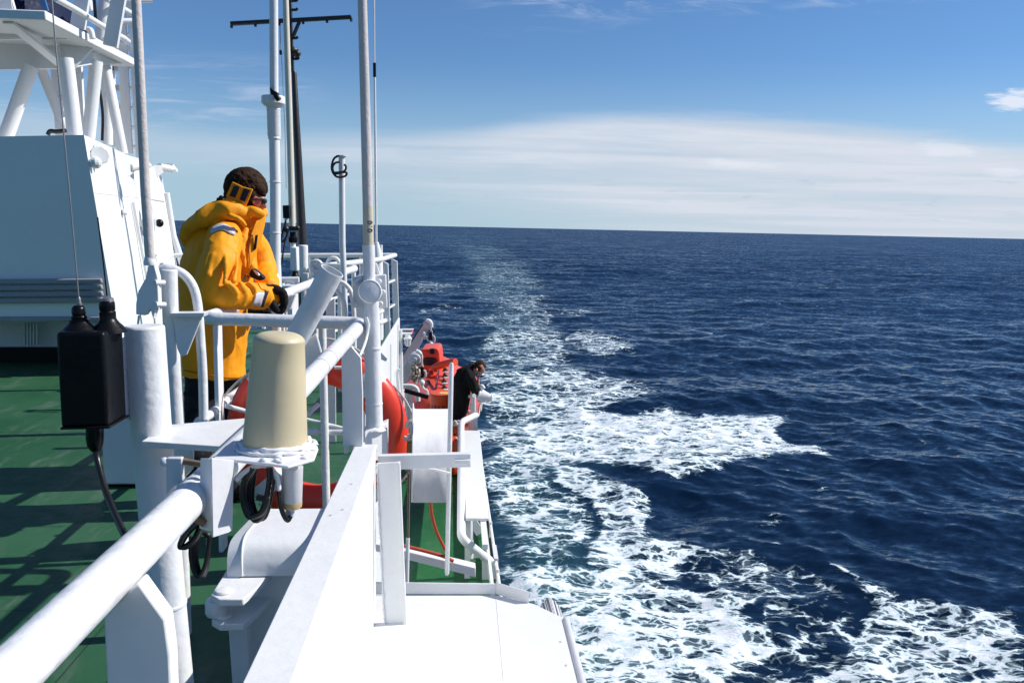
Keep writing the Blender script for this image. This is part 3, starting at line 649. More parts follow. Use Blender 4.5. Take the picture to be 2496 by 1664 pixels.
MB().tube([Z3(681, 1100, 1.86), Z3(655, 860, 1.86), Z3(622, 600, 1.86)], .0016, 8).build("whip", M_black, bx)
gl = MB(); gl.tube([Z6(343, 890, 1.85), Z6(343, 960, 1.85), Z6(345, 1005, 1.85), Z6(350, 1040, 1.85)], [.0185, .0185, .0165, .010], 18); gl.build("cable_gland", M_black, bx)
MB().tube(spline([Z6(348, 1010, 1.85), Z6(362, 1110, 1.84), Z6(400, 1260, 1.80), Z6(452, 1400, 1.74), Z6(520, 1550, 1.66), Z6(600, 1700, 1.58)], 8), .0072, 12).build("cable", M_cable, bx)

# ------------------------------------------------------------------ satellite antenna on the handrail
sa = thing("satellite_antenna", "ivory cone shaped antenna on a white bracket clamped to the handrail", "antenna", U(671, 1085, 1.5))
Bc, Tc = U(670.5, 1086, 1.5), U(681, 809, 1.5); axc = (Tc - Bc); L_ = axc.length
r0_, r1_ = 78 * 1.5 / F, 61.5 * 1.5 / F
pr = [(r0_ + .0012, 0), (r0_ + .0012, .0065), (r0_ + .0006, .0085), (r0_ - .0006, .0088)]
hs = .80 * L_
for k in range(5): pr.append((r0_ - .0006 + (r1_ - r0_) * (k / 4), .009 + (hs + .025 - .009) * k / 4))
for k in range(1, 15):
    a_ = k / 14 * math.pi / 2
    sq = math.sin(a_) ** 1.15; pr.append((r1_ * max(.0, math.cos(a_)) ** .55, hs + .025 + (L_ - hs - .025) * sq))
MB().lathe(Bc, axc, pr, 56).build("radome", M_ivory, sa, smooth=50)
zt = Bc.z - H - .002
pts_ = [(519, 1116), (546, 1088), (577, 1066), (745, 1060), (776, 1092), (766, 1118), (702, 1136), (640, 1127)]
MB().prism([UZ(x, y, zt) for x, y in pts_], (0, 0, -.005)).build("mount_plate", M_whitethick, sa, bevel=.002)
seal = MB(); rnd = random.Random(4)
for rad, hh in ((r0_ + .004, .003), (r0_ + .011, .001), (r0_ + .002, .006)):
    ring = []
    for k in range(48):
        t = 2 * math.pi * k / 48; q = rad * (1 + rnd.uniform(-.05, .05))
        ring.append(Bc + Vector((q * math.cos(t), q * math.sin(t), hh + rnd.uniform(-.002, .002))))
    ring.append(ring[0]); seal.tube(ring, [.0035 + rnd.uniform(-.0012, .002) for _ in ring], 8)
for k in range(16):
    c = UZ(rnd.uniform(640, 690), rnd.uniform(1100, 1130), zt); seal.ball(c + Vector((0, 0, .001)), rnd.uniform(.003, .0065), 8, 6, (1.3, 1, .8))
for k in range(7):
    c = UZ(735 + rnd.uniform(0, 35), rnd.uniform(1075, 1120), zt); seal.ball(c, rnd.uniform(.003, .006), 8, 6, (1.6, 1, .7))
seal.build("sealant", M_whitethick, sa, smooth=80)
MB().prism([Z8(410, 1012, 1.35), Z8(576, 1030, 1.41), Z8(562, 1545, 1.41), Z8(530, 1560, 1.38), Z8(418, 1600, 1.35)], (-.003, .004, 0)).build("angle_plate", M_greywhite, sa, bevel=.0015)
MB().prism([Z8(325, 1018, 1.38), Z8(412, 1020, 1.36), Z8(418, 1560, 1.36), Z8(318, 1530, 1.38)], (.0, .005, 0)).build("angle_plate", M_white, sa, bevel=.0015)
cl = MB(); cl.prism([Z8(75, 1015, 1.42), Z8(190, 1012, 1.42), Z8(200, 1180, 1.42), Z8(150, 1210, 1.42), Z8(75, 1290, 1.42)], (0, .012, 0)); cl.ball(Z8(62, 1040, 1.425), .008, 10, 8)
cl.build("clamp_plate", M_greywhite, sa, bevel=.002)
MB().prism([Z8(140, 955, 1.50), Z8(275, 958, 1.50), Z8(272, 1095, 1.50), Z8(190, 1180, 1.50), Z8(140, 1140, 1.50)], (0, .008, 0)).build("clamp_plate", M_cream, sa, bevel=.002)
MB().tube([Z8(190, 1035, 1.43), Z8(430, 1075, 1.40)], .0055, 10).build("clamp_bolt", M_rust, sa)
MB().tube([W1(1150, 470, 1.37), W1(1300, 560, 1.37)], .007, 10).build("clamp_bolt", M_rust, sa)
axd = Z8(1005, 1070, 1.49) - Z8(997, 1360, 1.49)
cd = MB(); cd.lathe(Z8(997, 1365, 1.49), axd, [(.0165, 0), (.0185, .003), (.0188, axd.length)], 28); cd.build("conduit", M_greywhite, sa)
MB().lathe(Z8(997, 1378, 1.49), axd, [(.015, 0), (.0183, .003), (.0190, .010), (.0185, .013)], 28).build("conduit_rim", mat("rust_stained_paint", (.62, .45, .22), .6, .6, 60, 1.2, (.3, .13, .05), .3), sa)
MB().lathe(Z8(985, 1450, 1.49), axd, [(.006, 0), (.008, .004), (.0085, .02)], 14).build("conduit_plug", M_greywhite, sa)
MB().tube(spline([Z8(590, 1175, 1.43), Z8(640, 1125, 1.44), Z8(710, 1082, 1.45), Z8(790, 1068, 1.46), Z8(850, 1092, 1.46), Z8(893, 1165, 1.46), Z8(905, 1250, 1.46)], 8), .0044, 10).build("cable", M_whitethick, sa)
MB().tube(spline([Z8(905, 1240, 1.46), Z8(912, 1330, 1.465), Z8(935, 1420, 1.47), Z8(968, 1470, 1.475), Z8(990, 1440, 1.48)], 8), .0045, 10).build("cable", M_cable, sa)
for k, (dx, dD) in enumerate(((0, 0), (38, .012), (-22, -.012))):
    q = [(715 + dx * .2, 1085), (672 + dx, 1190), (664 + dx, 1320), (700 + dx, 1430), (745 + dx, 1468 - 14 * k), (795 + dx * .5, 1400), (828 + dx * .3, 1280), (845 + dx * .3, 1160), (835, 1080)]
    MB().tube(spline([Z8(x, y, 1.46 + dD) for x, y in q], 8), .0058, 12).build("cable", M_cable, sa)
MB().tube([Z8(740, 1300, 1.45), Z8(835, 1322, 1.45)], .006, 8).build("cable_tie", M_cable, sa)

cc_ = thing("cable_coil", "hank of black cable hanging under the near handrail end", "cable", W1(1290, 890, 1.55))
ck = MB(); rnd = random.Random(9)
for k in range(5):
    d = rnd.uniform(-14, 14); q = [(1262 + d, 545), (1190 + d, 610), (1145 + d * .6, 690), (1165 + d, 712), (1235 + d, 660), (1275 + d, 580)]
    ck.tube(spline([W1(x, y, 1.52 + .008 * k) for x, y in q], 8), .0042, 8)
ck.build("hank", M_cable, cc_)
ck = MB()
for k in range(3):
    d = 16 * k; q = [(1215 + d, 640), (1208 + d, 760), (1228 + d, 860), (1262 + d * .7, 892), (1298 + d * .3, 830), (1318, 720), (1322 - d * .3, 640), (1280, 615)]
    ck.tube(spline([W1(x, y, 1.56 + .01 * k) for x, y in q], 8), .0045, 8)
ck.build("loop", M_cable, cc_)

# ------------------------------------------------------------------ leaning open tube, life ring, right-hand pole
lt = thing("rocket_tube", "wide open-ended white tube leaning over the cross rail", "tube", Z5(1000, 1080, 3.0))
a, b_ = Z5(1465, 203, 2.98), Z5(985, 1110, 3.05); rt = zw(196, 3.408, 3.0); ax_ = (a - b_).normalized()
MB().lathe(b_, ax_, [(rt, 0), (rt, (a - b_).length), (rt - .0035, (a - b_).length), (rt - .004, (a - b_).length - .22), (.001, (a - b_).length - .221)], 40).build("tube", M_whitethick, lt, smooth=50)
MB().prism([V2(560, 900, 3.03), V2(632, 850, 3.03), V2(705, 1112, 3.03), V2(500, 1300, 3.03), V2(480, 1080, 3.03)], (0, .014, 0)).build("gusset", M_white, lt, bevel=.002)
MB().tube([V2(632, 850, 3.02), V2(706, 1115, 3.02)], .0055, 8).build("weld_seam", M_white, lt)

lb = thing("life_ring", "big red life ring with white bands hung behind the cross rail", "life ring", U(775, 1281, 3.99))
lc = U(775, 1058, 4.02); R0, rr = 176 * 4.02 / F, 47 * 4.02 / F
MB().torus(lc, (0.06, 1, 0.03), R0, rr, 96, 28, .72).build("ring", M_red, lb, smooth=60)
for ang in (47, 133, 227, 313):
    MB().torus(lc, (0.06, 1, 0.03), R0, rr * 1.012, 10, 28, .73, R(ang - 6.5), R(ang + 6.5)).build("band", M_greywhite, lb, smooth=60)
rope = MB()
for ang in (86, 176, 268, 356):
    pts_ = []
    for k in range(13):
        t = R(ang - 38 + 76 * k / 12); bul = 1 + .10 * math.sin(math.pi * k / 12)
        pts_.append(lc + Vector((math.cos(t) * (R0 + rr) * bul, -.06 * math.sin(math.pi * k / 12) - .02, math.sin(t) * (R0 + rr) * bul)))
    rope.tube(pts_, .006, 8)
each(rope, "grab_line", M_rope, lb)

mp = thing("antenna_pole", "tall pitted white pole clamped above a round cap at the bulwark end", "pole", U(913, 1045, 3.66))
MB().tube([U(913, 1048, 3.66), U(911, 970, 3.66), U(908, 850, 3.66), U(905, 735, 3.66)], [.0375, .0372, .036, .035], 30).build("lower_pipe", M_whitethick, mp, smooth=50)
MB().lathe(U(913, 1046, 3.66), (0, 0, 1), [(.055, 0), (.05, .008), (.04, .014), (.038, .03)], 30).build("base_weld", M_whitethick, mp)
cs = MB()
for y in (850, 985):
    t = U(908.5 if y == 850 else 911.5, y, 3.66); cs.lathe(t, (0, 0, 1), [(.0385, 0), (.0390, .004), (.0385, .008)], 30)
each(cs, "weld_seam", M_white, mp)
MB().prism([V2(1150, 150, 3.68), V2(1475, 140, 3.68), V2(1490, 545, 3.68), V2(1290, 560, 3.68), V2(1080, 540, 3.68), V2(1072, 180, 3.68)], (0, .02, 0)).build("clamp_plate", M_whitethick, mp, bevel=.006, bseg=3)
MB().prism([V2(1330, 0, 3.70), V2(1365, 10, 3.70), V2(1440, 240, 3.70), V2(1400, 260, 3.70)], (0, .01, 0)).build("clamp_web", M_white, mp, bevel=.003)
dk = MB(); c = V2(1272, 360, 3.60); rD = zw(285, 4.9, 3.6)
dk.lathe(c + Vector((0, .05, 0)), (.05, -1, .12), [(rD * .96, 0), (rD, .012), (rD, .040), (rD * .93, .046), (rD * .90, .043), (rD * .86, .044)], 40); dk.build("round_cap", M_whitethick, mp, bevel=.003)
bl = MB()
for x, y in ((1395, 225), (1410, 490), (1105, 500), (1108, 230), (1440, 350)): bl.lathe(V2(x, y, 3.665), (0, -1, 0), [(.012, 0), (.012, .010), (.008, .014)], 8)
bl.prism([V2(1075, 230, 3.65), V2(1180, 150, 3.65), V2(1190, 185, 3.65), V2(1085, 270, 3.65)], (0, .02, 0))
each(bl, "bolt", M_white, mp)
lower2 = [U(900, 720, 3.66), U(899.5, 640, 3.66), U(898.5, 598, 3.66)]
MB().tube(lower2, .0265, 24).build("sleeve", M_whitethick, mp, smooth=50)
MB().tube([U(898.5, 606, 3.66), U(896.5, 503, 3.66)], [.0228, .0222], 24, cap=False).build("yellowed_pole", M_poleyel, mp)
MB().tube([U(896.5, 504, 3.66), U(890, 250, 3.66), U(883, 0, 3.66), U(880, -120, 3.66)], [.0220, .0208, .0192, .0186], 24).build("upper_pole", M_pole, mp)
tx = bpy.data.curves.new("stencil", 'FONT'); tx.body = "010"; tx.size = .034; tx.align_x = 'CENTER'; tx.align_y = 'CENTER'; tx.extrude = .0006
to = bpy.data.objects.new("stencil", tx); COL.objects.link(to)
bpy.context.view_layer.update()
me = bpy.data.meshes.new_from_object(to.evaluated_get(bpy.context.evaluated_depsgraph_get())); bpy.data.objects.remove(to)
sb = MB(); cpos = U(898.6, 552, 3.66)
vv = []
for vx in me.vertices:
    a_ = (-vx.co.y + .004) / .0226      # wrap the stencil round the pipe, reading upwards
    rr_ = .0229 + vx.co.z
    vv.append(cpos + Vector((math.sin(a_ + .25) * rr_, -math.cos(a_ + .25) * rr_, vx.co.x)))
sb.add(vv, [tuple(p.vertices) for p in me.polygons]); sb.build("stencil", M_ink, mp)

# ------------------------------------------------------------------ left pole on its hinged foot, hooped post
lp = thing("hinged_pole", "tall rust-streaked white pole on a folding foot in front of the funnel casing", "pole", Z3(960, 1230, 2.98))
MB().tube([Z3(962, 900, 2.98), Z3(953, 820, 2.98), U(353.6, 450, 2.98), U(332, 0, 2.98), U(326, -120, 2.98)], [.0165, .0165, .0160, .0155, .0150], 20).build("pole", M_pole, lp, smooth=50)
MB().lathe(Z3(957, 905, 2.98), (-.04, 0, 1), [(.020, 0), (.021, .01), (.018, .022), (.016, .03)], 20).build("collar", M_white, lp)
MB().prism([Z3(865, 1150, 2.97), Z3(880, 1070, 2.97), Z3(925, 990, 2.97), Z3(945, 900, 2.97), Z3(985, 905, 2.97), Z3(1005, 985, 2.97), Z3(1012, 1190, 2.97), Z3(990, 1190, 2.97), Z3(975, 1250, 2.97), Z3(955, 1180, 2.97), Z3(925, 1225, 2.97), Z3(865, 1218, 2.97)], (0, .035, 0)).build("foot", M_white, lp, bevel=.003)
bl = MB(); bl.tube([Z3(985, 1015, 2.965), Z3(1045, 1015, 3.0)], .009, 10); bl.tube([Z3(990, 1155, 2.965), Z3(1050, 1155, 3.0)], .009, 10); bl.tube([Z3(885, 1225, 2.98), Z3(878, 1290, 2.98)], .004, 8); bl.tube([Z3(985, 1240, 2.98), Z3(990, 1300, 2.98)], .004, 8)
each(bl, "bolt", M_white, lp)
hp = thing("hooped_post", "white pipe post with a hoop and gusset left of the man in yellow", "post", down(U(431, 1040, 3.06), -1.55))
MB().tube([U(412, 657, 3.06), U(420, 850, 3.06), U(430, 1035, 3.06), down(U(431, 1040, 3.06), -1.55)], .0285, 26).build("post", M_rail, hp, smooth=50, bevel=.004)
MB().tube(spline([V1(-160, 300, 3.08), V1(-60, 285, 3.08), V1(40, 305, 3.08), V1(150, 365, 3.08), V1(240, 470, 3.08), V1(300, 620, 3.08), V1(335, 850, 3.08), V1(360, 1200, 3.08), V1(388, 1640, 3.08), V1(400, 2200, 3.08)], 6), .0165, 18).build("hoop", M_rail, hp, smooth=60)
MB().prism([V1(0, 868, 3.03), V1(405, 850, 3.03), V1(375, 905, 3.03), V1(180, 1385, 3.03), V1(150, 1392, 3.03), V1(110, 1412, 3.03), V1(60, 1300, 3.03)], (0, .012, 0)).build("gusset", M_white, hp, bevel=.002)
MB().prism([V1(-40, 852, 3.0), V1(412, 846, 3.0), V1(395, 902, 3.0), V1(-40, 902, 3.0)], (0, .06, 0)).build("plate", M_white, hp, bevel=.002)
# ------------------------------------------------------------------ funnel casing on the left
dh = thing("funnel_casing", "large white funnel casing with grey louvre strips left of the man in yellow", "casing", W(-3.4, 8.6, -1.55))
fr = [U(-900, 350, 8.5), U(204.5, 329, 8.5), U(281, 782, 8.5), U(-900, 792, 8.5)]
bk = [U(-500, 470, 14), U(381, 410, 12.4), U(396, 436, 12.9), U(430, 655, 13.2)]
wl = MB()
A, B, C_, D_ = fr
C2 = U(296, 880, 8.5); C2 = Vector((C2.x, C2.y, H - 1.55)); F2 = Vector((bk[3].x + .12, bk[3].y, H - 1.55))
vsx = [A, B, C_, D_, bk[1], bk[2], bk[3], F2, C2, Vector((A.x, 13.2, A.z - .1)), Vector((A.x, 13.2, H - 1.55)), C_ + Vector((0, 0, 0)), D_ + Vector((0, .8, 0)), C_ + Vector((-.10, .8, 0)), Vector((D_.x, 9.3, H - 1.55)), Vector((C_.x - .12, 9.3, H - 1.55))]
wl.add(vsx, [(0, 1, 2, 3), (1, 4, 5, 6, 7, 8, 2), (0, 1, 4, 9), (4, 5, 6, 9), (9, 6, 7, 10), (3, 2, 13, 12), (12, 13, 15, 14), (2, 8, 15, 13)])
wl.build("wall", M_wall, dh, smooth=20)
LV = 8.485
for k in range(4):
    y0, y1 = 1003 + k * 40, 1036 + k * 40
    l = MB(); l.prism([U(-900, 300 + y0 / 2.613 + 4, LV), Z3(653 + k * 3, y0 - 16, LV), Z3(660 + k * 4, y1 - 16, LV), U(-900, 300 + y1 / 2.613 + 4, LV)], (0, -.04 - .004 * k, 0))
    l.build("louvre", M_greymat, dh, bevel=.012)
MB().prism([U(-900, 300 + 1240 / 2.613, 8.47), Z3(655, 1232, 8.47), Z3(655, 1262, 8.47), U(-900, 300 + 1272 / 2.613, 8.47)], (0, .1, 0)).build("ledge", M_greymat, dh, bevel=.01)
for k in range(5):
    x = 148 + k * 20
    MB().prism([Z3(x, 1275, 9.15), Z3(x + 9, 1275, 9.15), Z3(x + 9, 1415, 9.15), Z3(x, 1415, 9.15)], (0, .05, 0)).build("grille_slat", M_white, dh)
MB().prism([U(-900, 846, 9.25), U(300, 846, 9.25), down(U(300, 846, 9.25), -1.55), down(U(-900, 846, 9.25), -1.55)], (0, .04, 0)).build("kick_strip", M_black, dh)
def sidept(px, py):      # point on the lit side face
    n = (bk[1] - B).cross(C_ - B); d = RW @ _ray(px, py); o = Vector((0, 0, H)); t = n.dot(B - o) / n.dot(d); return o + d * t
nsd = (bk[1] - B).cross(C_ - B).normalized(); nsd = nsd if nsd.x > 0 else -nsd
def sd3(x, y, k=.01): return sidept(x / 2.613, 300 + y / 2.613) + nsd * k
sm2 = MB(); sm2.tube([sd3(593, 443, 0), sd3(760, 462, 0), sd3(900, 478, 0), sd3(1055, 496, 0)], .005, 6); sm2.build("seam", M_wall, dh)
MB().tube([sd3(868, 270, 0), sd3(900, 500, 0), sd3(1000, 880, 0)], .005, 6).build("seam", M_wall, dh)
MB().tube([sd3(832, 505, .03), sd3(880, 770, .03), sd3(920, 985, .03)], .02, 8).build("conduit", M_white, dh)
MB().tube([sd3(885, 540, .10), sd3(893, 640, .10), sd3(915, 850, .10)], .055, 14).build("exhaust_pipe", M_white, dh)
MB().bar(sd3(870, 640, .05), sd3(905, 640, .14), .05, .08).build("pipe_clip", M_greywhite, dh)
MB().bar(sd3(772, 550, .03), sd3(776, 585, .03), .05, .06).build("junction_box", M_white, dh, bevel=.01)
MB().ball(sd3(985, 640, .06), .055, 12, 8).build("door_handle", M_black, dh)
MB().tube([sd3(1018, 905, .05), sd3(1022, 870, .09), sd3(1040, 852, .12)], .018, 8).build("hook", M_greywhite, dh)
MB().tube([U(405, 470, 12.9), U(422, 575, 13.0), U(447, 650, 13.0)], .05, 12).build("corner_pipe", M_white, dh)
# three lamp brackets near the top edge
hx = MB(); c = sd3(585, 210, .05); hx.lathe(c + nsd * .02, nsd + Vector((0, -1.6, 0)), [(.085, 0), (.092, .015), (.092, .035), (.08, .04)], 8); hx.prism([sd3(572, 175, .02), sd3(598, 125, .02), sd3(606, 175, .02)], nsd * .03)
hx.ball(sd3(572, 255, .05), .06, 10, 8)
hx.build("lamp_bracket", M_white, dh, smooth=20)
for (x0, y0), (x1, y1), (x2, y2) in (((772, 195), (888, 272), (818, 345)), ((975, 270), (1075, 300), (1010, 340))):
    b3 = MB(); p0, p1, p2 = sd3(x0, y0, .0), sd3(x1 - 55, y1 - 30, .16), sd3(x2 - 8, y2, .0)
    b3.prism([p0, p1, p2], (0, .04, 0)); b3.tube([sd3(x2 - 8, y2 - 60, .03), sd3(x1 - 55, y1, .16)], .05, 12); b3.bar(sd3(x1 - 60, y1 - 28, .14), sd3(x1 - 45, y1 + 12, .18), .10, .04)
    b3.build("lamp_bracket", M_white, dh, smooth=30)

lk = thing("deck_locker", "plain white deck locker standing on green deck behind the leaning pipe post", "locker", U(290, 1182, 4.85))
xl, xr = U(252, 1182, 4.85).x, U(372, 1182, 4.85).x
MB().box((xl, 4.85, H - 1.53), (xr, 5.35, H - .93)).build("case", M_wall, lk, bevel=.012)
MB().box((xl - .015, 4.835, H - .926), (xr + .015, 5.365, H - .88)).build("lid", M_wall, lk, bevel=.01)
MB().box((xl + .02, 4.87, H - 1.55), (xr - .02, 5.33, H - 1.531)).build("plinth", M_black, lk)

# ------------------------------------------------------------------ tower on the casing
tw = thing("radar_tower", "white tubular tower with a railed platform standing on the funnel casing", "tower", Z1(600, 1150, 9.4))
px_r = Z1(387, 130, 8.5).x; zt_, zb_ = Z1(387, 90, 8.5).z, Z1(390, 172, 8.5).z; yb = 10.85
MB().box((-9, 8.5, zb_), (px_r, yb, zt_)).build("platform", M_white, tw, bevel=.01)
MB().prism([Z1(-900, 230, 9.7), Z1(430, 230, 9.7), Z1(540, 560, 9.7), Z1(480, 582, 9.7), Z1(-900, 612, 9.7)], (0, .05, 0)).build("girder", M_white, tw)
MB().prism([Z1(-900, 250, 9.2), Z1(230, 250, 9.2), Z1(230, 330, 9.2), Z1(-900, 350, 9.2)], (0, .05, 0)).build("girder", M_white, tw)
MB().bar(Z1(70, 190, 8.62), Z1(530, 560, 9.66), .10, .03, up=(0, 0, 1)).build("flange", M_white, tw)
MB().prism([Z1(350, 285, 9.3), Z1(640, 285, 9.3), Z1(560, 335, 9.3), Z1(360, 335, 9.3)], (0, .04, 0)).build("girder", M_white, tw)
MB().prism([Z1(490, 330, 9.62), Z1(800, 395, 9.75), Z1(628, 576, 9.65), Z1(535, 566, 9.62)], (0, .04, 0)).build("gusset", M_white, tw)
MB().prism([Z1(628, 576, 9.68), Z1(770, 550, 9.9), Z1(1082, 538, 10.75), Z1(1060, 480, 10.75), Z1(800, 398, 9.9)], (-.02, .04, 0)).build("gusset", M_white, tw)
def leg(nm, pts, w, D, m=M_white):
    pp = [Z1(x, y, d) for x, y, d in [(p + (D,) if len(p) == 2 else p) for p in pts]]
    o = MB().tube(pp, zw(w, 3.484, D), 22).build(nm, m, tw, smooth=60)
leg("leg", [(265, 560), (40, 1190)], 112, 9.6); leg("leg", [(335, 560), (590, 1180)], 76, 10.6)
leg("leg", [(556, 500), (570, 590), (638, 1160)], 116, 9.2); leg("leg", [(818, 520), (752, 1175)], 98, 10.0)
leg("leg", [(875, 520), (900, 580), (1045, 1310)], 78, 10.4); leg("leg", [(905, 540), (915, 1230)], 80, 11.2)
col = MB().tube([Z1(895, -60, 10.2), Z1(885, 60, 10.2), Z1(862, 360, 10.2)], zw(100, 3.484, 10.2), 22); col.build("column", M_white, tw, smooth=60)
MB().tube(spline([Z1(845, 760, 10.9), Z1(862, 870, 10.9), Z1(873, 1000, 10.9), Z1(868, 1195, 10.9)], 6), .018, 8).build("cable", M_cable, tw)
MB().tube(spline([Z1(800, -20, 10.0), Z1(806, 60, 10.0), Z1(812, 170, 10.0)], 6), .018, 8).build("cable", M_cable, tw)
MB().tube(spline([Z1(405, 1145, 8.9), Z1(425, 1115, 8.9), Z1(480, 1118, 8.9), Z1(560, 1110, 8.9)], 6), .022, 8).build("cable", M_cable, tw)
for x0, y0, x1, y1 in ((705, -40, 660, 240), (1010, -20, 940, 395)):
    MB().bar(Z1(x0, y0, 9.3), Z1(x1, y1, 9.3), .14, .05, up=(0, 1, 0)).build("stanchion", M_white, tw)
ra = [[(470, -12, 8.7), (660, 92, 9.1), (700, 118, 9.2), (935, 262, 10.0), (1095, 355, 10.8), (1040, 362, 11.2), (890, 365, 11.3)],
      [(900, -10, 9.8), (1120, 118, 10.8)], [(905, 182, 11.0), (1125, 178, 11.2)], [(975, 285, 10.1), (1060, 330, 10.6)], [(1000, 5, 11.2), (1290, 5, 11.4)]]
for r_ in ra: MB().tube([Z1(*p) for p in r_], .032, 10, bend=.1).build("handrail", M_white, tw, smooth=60)
MB().tube(spline([Z1(788, 330, 9.4), Z1(770, 262, 9.4), Z1(742, 250, 9.4)], 5), .03, 10).build("vent_pipe", M_white, tw)
MB().bar(Z1(735, 0, 9.5), Z1(742, 92, 9.5), .10, .06, up=(0, 1, 0)).build("instrument_box", M_white, tw, bevel=.01)

ld = thing("ladder", "white vertical ladder behind the tubular tower", "ladder", Z1(1095, 1305, 11.3))
MB().bar(Z1(1020, -20, 11.3), Z1(1088, 1310, 11.3), .12, .05, up=(0, 1, 0)).build("stile", M_white, ld)
MB().bar(Z1(1103, -20, 11.3), Z1(1180, 1340, 11.3), .055, .05, up=(0, 1, 0)).build("stile", M_white, ld)
for k, y in enumerate((60, 178, 295, 412, 580, 748, 915, 1082, 1245)):
    xa = 1020 + (1088 - 1020) * (y / 1310); xb = 1103 + (1180 - 1103) * (y / 1340)
    MB().tube([Z1(xa, y, 11.3), Z1(xb, y + 3, 11.3)], .022, 8).build("rung", M_white, ld)
ld2 = thing("ladder", "white vertical ladder with cream rungs close behind the tower legs", "ladder", Z1(960, 1240, 11.9))
MB().bar(Z1(940, 20, 11.9), Z1(975, 1250, 11.9), .05, .05, up=(0, 1, 0)).build("stile", M_white, ld2)
for y in (75, 245, 412, 580, 748, 915): MB().bar(Z1(935, y, 11.9), Z1(1052, y, 11.9), .05, .07, up=(0, 0, 1)).build("rung", M_cream, ld2)
ld3 = thing("ladder", "narrow white ladder between the left tower legs", "ladder", Z1(505, 1145, 11.0))
for x0, x1 in ((470, 515), (660, 690)): MB().bar(Z1(x0, 560, 11.0), Z1(x1, 1150, 11.0), .10, .05, up=(0, 1, 0)).build("stile", M_white, ld3)
for y in (640, 830, 1020): MB().tube([Z1(480, y, 11.0), Z1(680, y, 11.0)], .035, 8).build("rung", M_greywhite, ld3)

bm_ = thing("blue_cabinet", "dark blue machinery cabinet on the tower platform", "cabinet", Z1(230, 95, 9.2))
MB().prism([Z1(-300, 96, 9.0), Z1(-40, 96, 9.0), Z1(-160, -300, 9.0), Z1(-420, -300, 9.0)], (0, .5, 0)).build("leg", M_blue, bm_)
MB().prism([Z1(195, 94, 9.2), Z1(555, 180, 9.5), Z1(430, -60, 9.5), Z1(190, -60, 9.2)], (0, .6, 0)).build("body", M_blue, bm_, bevel=.02)
MB().prism([Z1(-60, 94, 9.3), Z1(190, 94, 9.3), Z1(215, 30, 9.3), Z1(120, -60, 9.3), Z1(-60, -60, 9.3)], (0, .4, 0)).build("panel", M_blue, bm_, bevel=.02)
MB().bar(Z1(392, 96, 9.15), Z1(345, -60, 9.15), .05, .03, up=(0, 1, 0)).build("edge_strip", mat("light_blue_edge", (.06, .16, .35), .4), bm_)
MB().bar(Z1(62, 98, 9.05), Z1(42, -40, 9.05), .12, .04, up=(0, 1, 0)).build("post", M_white, bm_)
MB().bar(Z1(104, 98, 9.06), Z1(60, -60, 9.06), .07, .04, up=(0, 1, 0)).build("post", M_white, bm_)

# ------------------------------------------------------------------ poles and masts in the middle distance
p2_ = thing("aerial_mast", "tall white mast with a flanged socket right of the man in yellow", "mast", down(U(677, 690, 6.3), -1.55))
MB().tube([Z2(762.5, 1690, 6.3), U(674, 700, 6.3), down(U(676, 710, 6.3), -1.55)], zw(65, 2.613, 6.3), 22).build("lower_tube", M_white, p2_, smooth=60)
MB().tube([Z2(762, 1700, 6.3), Z2(760, 1165, 6.3), Z2(754, 875, 6.3)], zw(64, 2.613, 6.3), 24).build("middle_tube", M_white, p2_, smooth=60)
ax_ = Vector((-.01, 0, 1)); kz = 6.3 / F / 2.613
MB().lathe(Z2(754, 882, 6.3), ax_, [(x * kz, h * kz) for x, h in ((36, -6), (38, 0), (36, 8), (40, 20), (40, 165), (43, 172), (40, 180), (52, 188), (66, 200), (70, 206), (70, 244), (66, 250), (30, 252))], 30).build("socket", M_white, p2_, smooth=30)
MB().tube([Z2(753, 640, 6.3), Z2(750, 0, 6.3), Z2(749, -100, 6.3)], zw(51, 2.613, 6.3), 24).build("upper_tube", M_white, p2_, smooth=60)
for y in (1165, 1488): MB().lathe(Z2(760, y, 6.3), ax_, [(33 * kz, 0), (36 * kz, 3 * kz), (36 * kz, 7 * kz), (33 * kz, 9 * kz)], 24).build("clip_band", M_white, p2_)
ck = MB(); ck.prism([Z2(722, 552, 6.22), Z2(748, 575, 6.22), Z2(778, 590, 6.22), Z2(776, 625, 6.22), Z2(735, 612, 6.22)], (0, .06, 0)); ck.tube([Z2(760, 600, 6.2), Z2(785, 640, 6.2)], .02, 8)
ck.build("clamp", M_black, p2_, bevel=.005)

p4_ = thing("cream_aerial", "slim cream aerial with black base clamp in front of the black mast", "aerial", down(Z2(880, 1700, 8.0), -1.55))
MB().tube([Z2(868, 1450, 8.0), Z2(848, 700, 8.0), Z2(826, 0, 8.0), Z2(823, -100, 8.0)], [zw(40, 2.613, 8), zw(38, 2.613, 8), zw(36, 2.613, 8), zw(36, 2.613, 8)], 20).build("rod", M_cream, p4_, smooth=60)
kz = 8.0 / F / 2.613
MB().lathe(Z2(872, 1545, 8.0), ax_, [(x * kz, h * kz) for x, h in ((26, 0), (29, 8), (29, 30), (20, 36), (20, 62), (26, 66))], 22).build("base_coupling", M_black, p4_)
cb = MB(); cb.lathe(Z2(868, 1470, 8.0), ax_, [(22 * kz, 0), (24 * kz, 2 * kz), (24 * kz, 24 * kz), (22 * kz, 26 * kz)], 22); cb.bar(Z2(822, 1455, 7.97), Z2(905, 1455, 7.97), .03, .04); cb.ball(Z2(828, 1458, 7.95), .032, 10, 8); cb.ball(Z2(902, 1452, 7.95), .022, 10, 8)
cb.build("clamp", M_darkmast, p4_)
MB().tube([W8(338, 600, 8.0), W8(345, 660, 8.0)], zw(60, 4.611, 8), 16).build("stub", M_white, p4_)
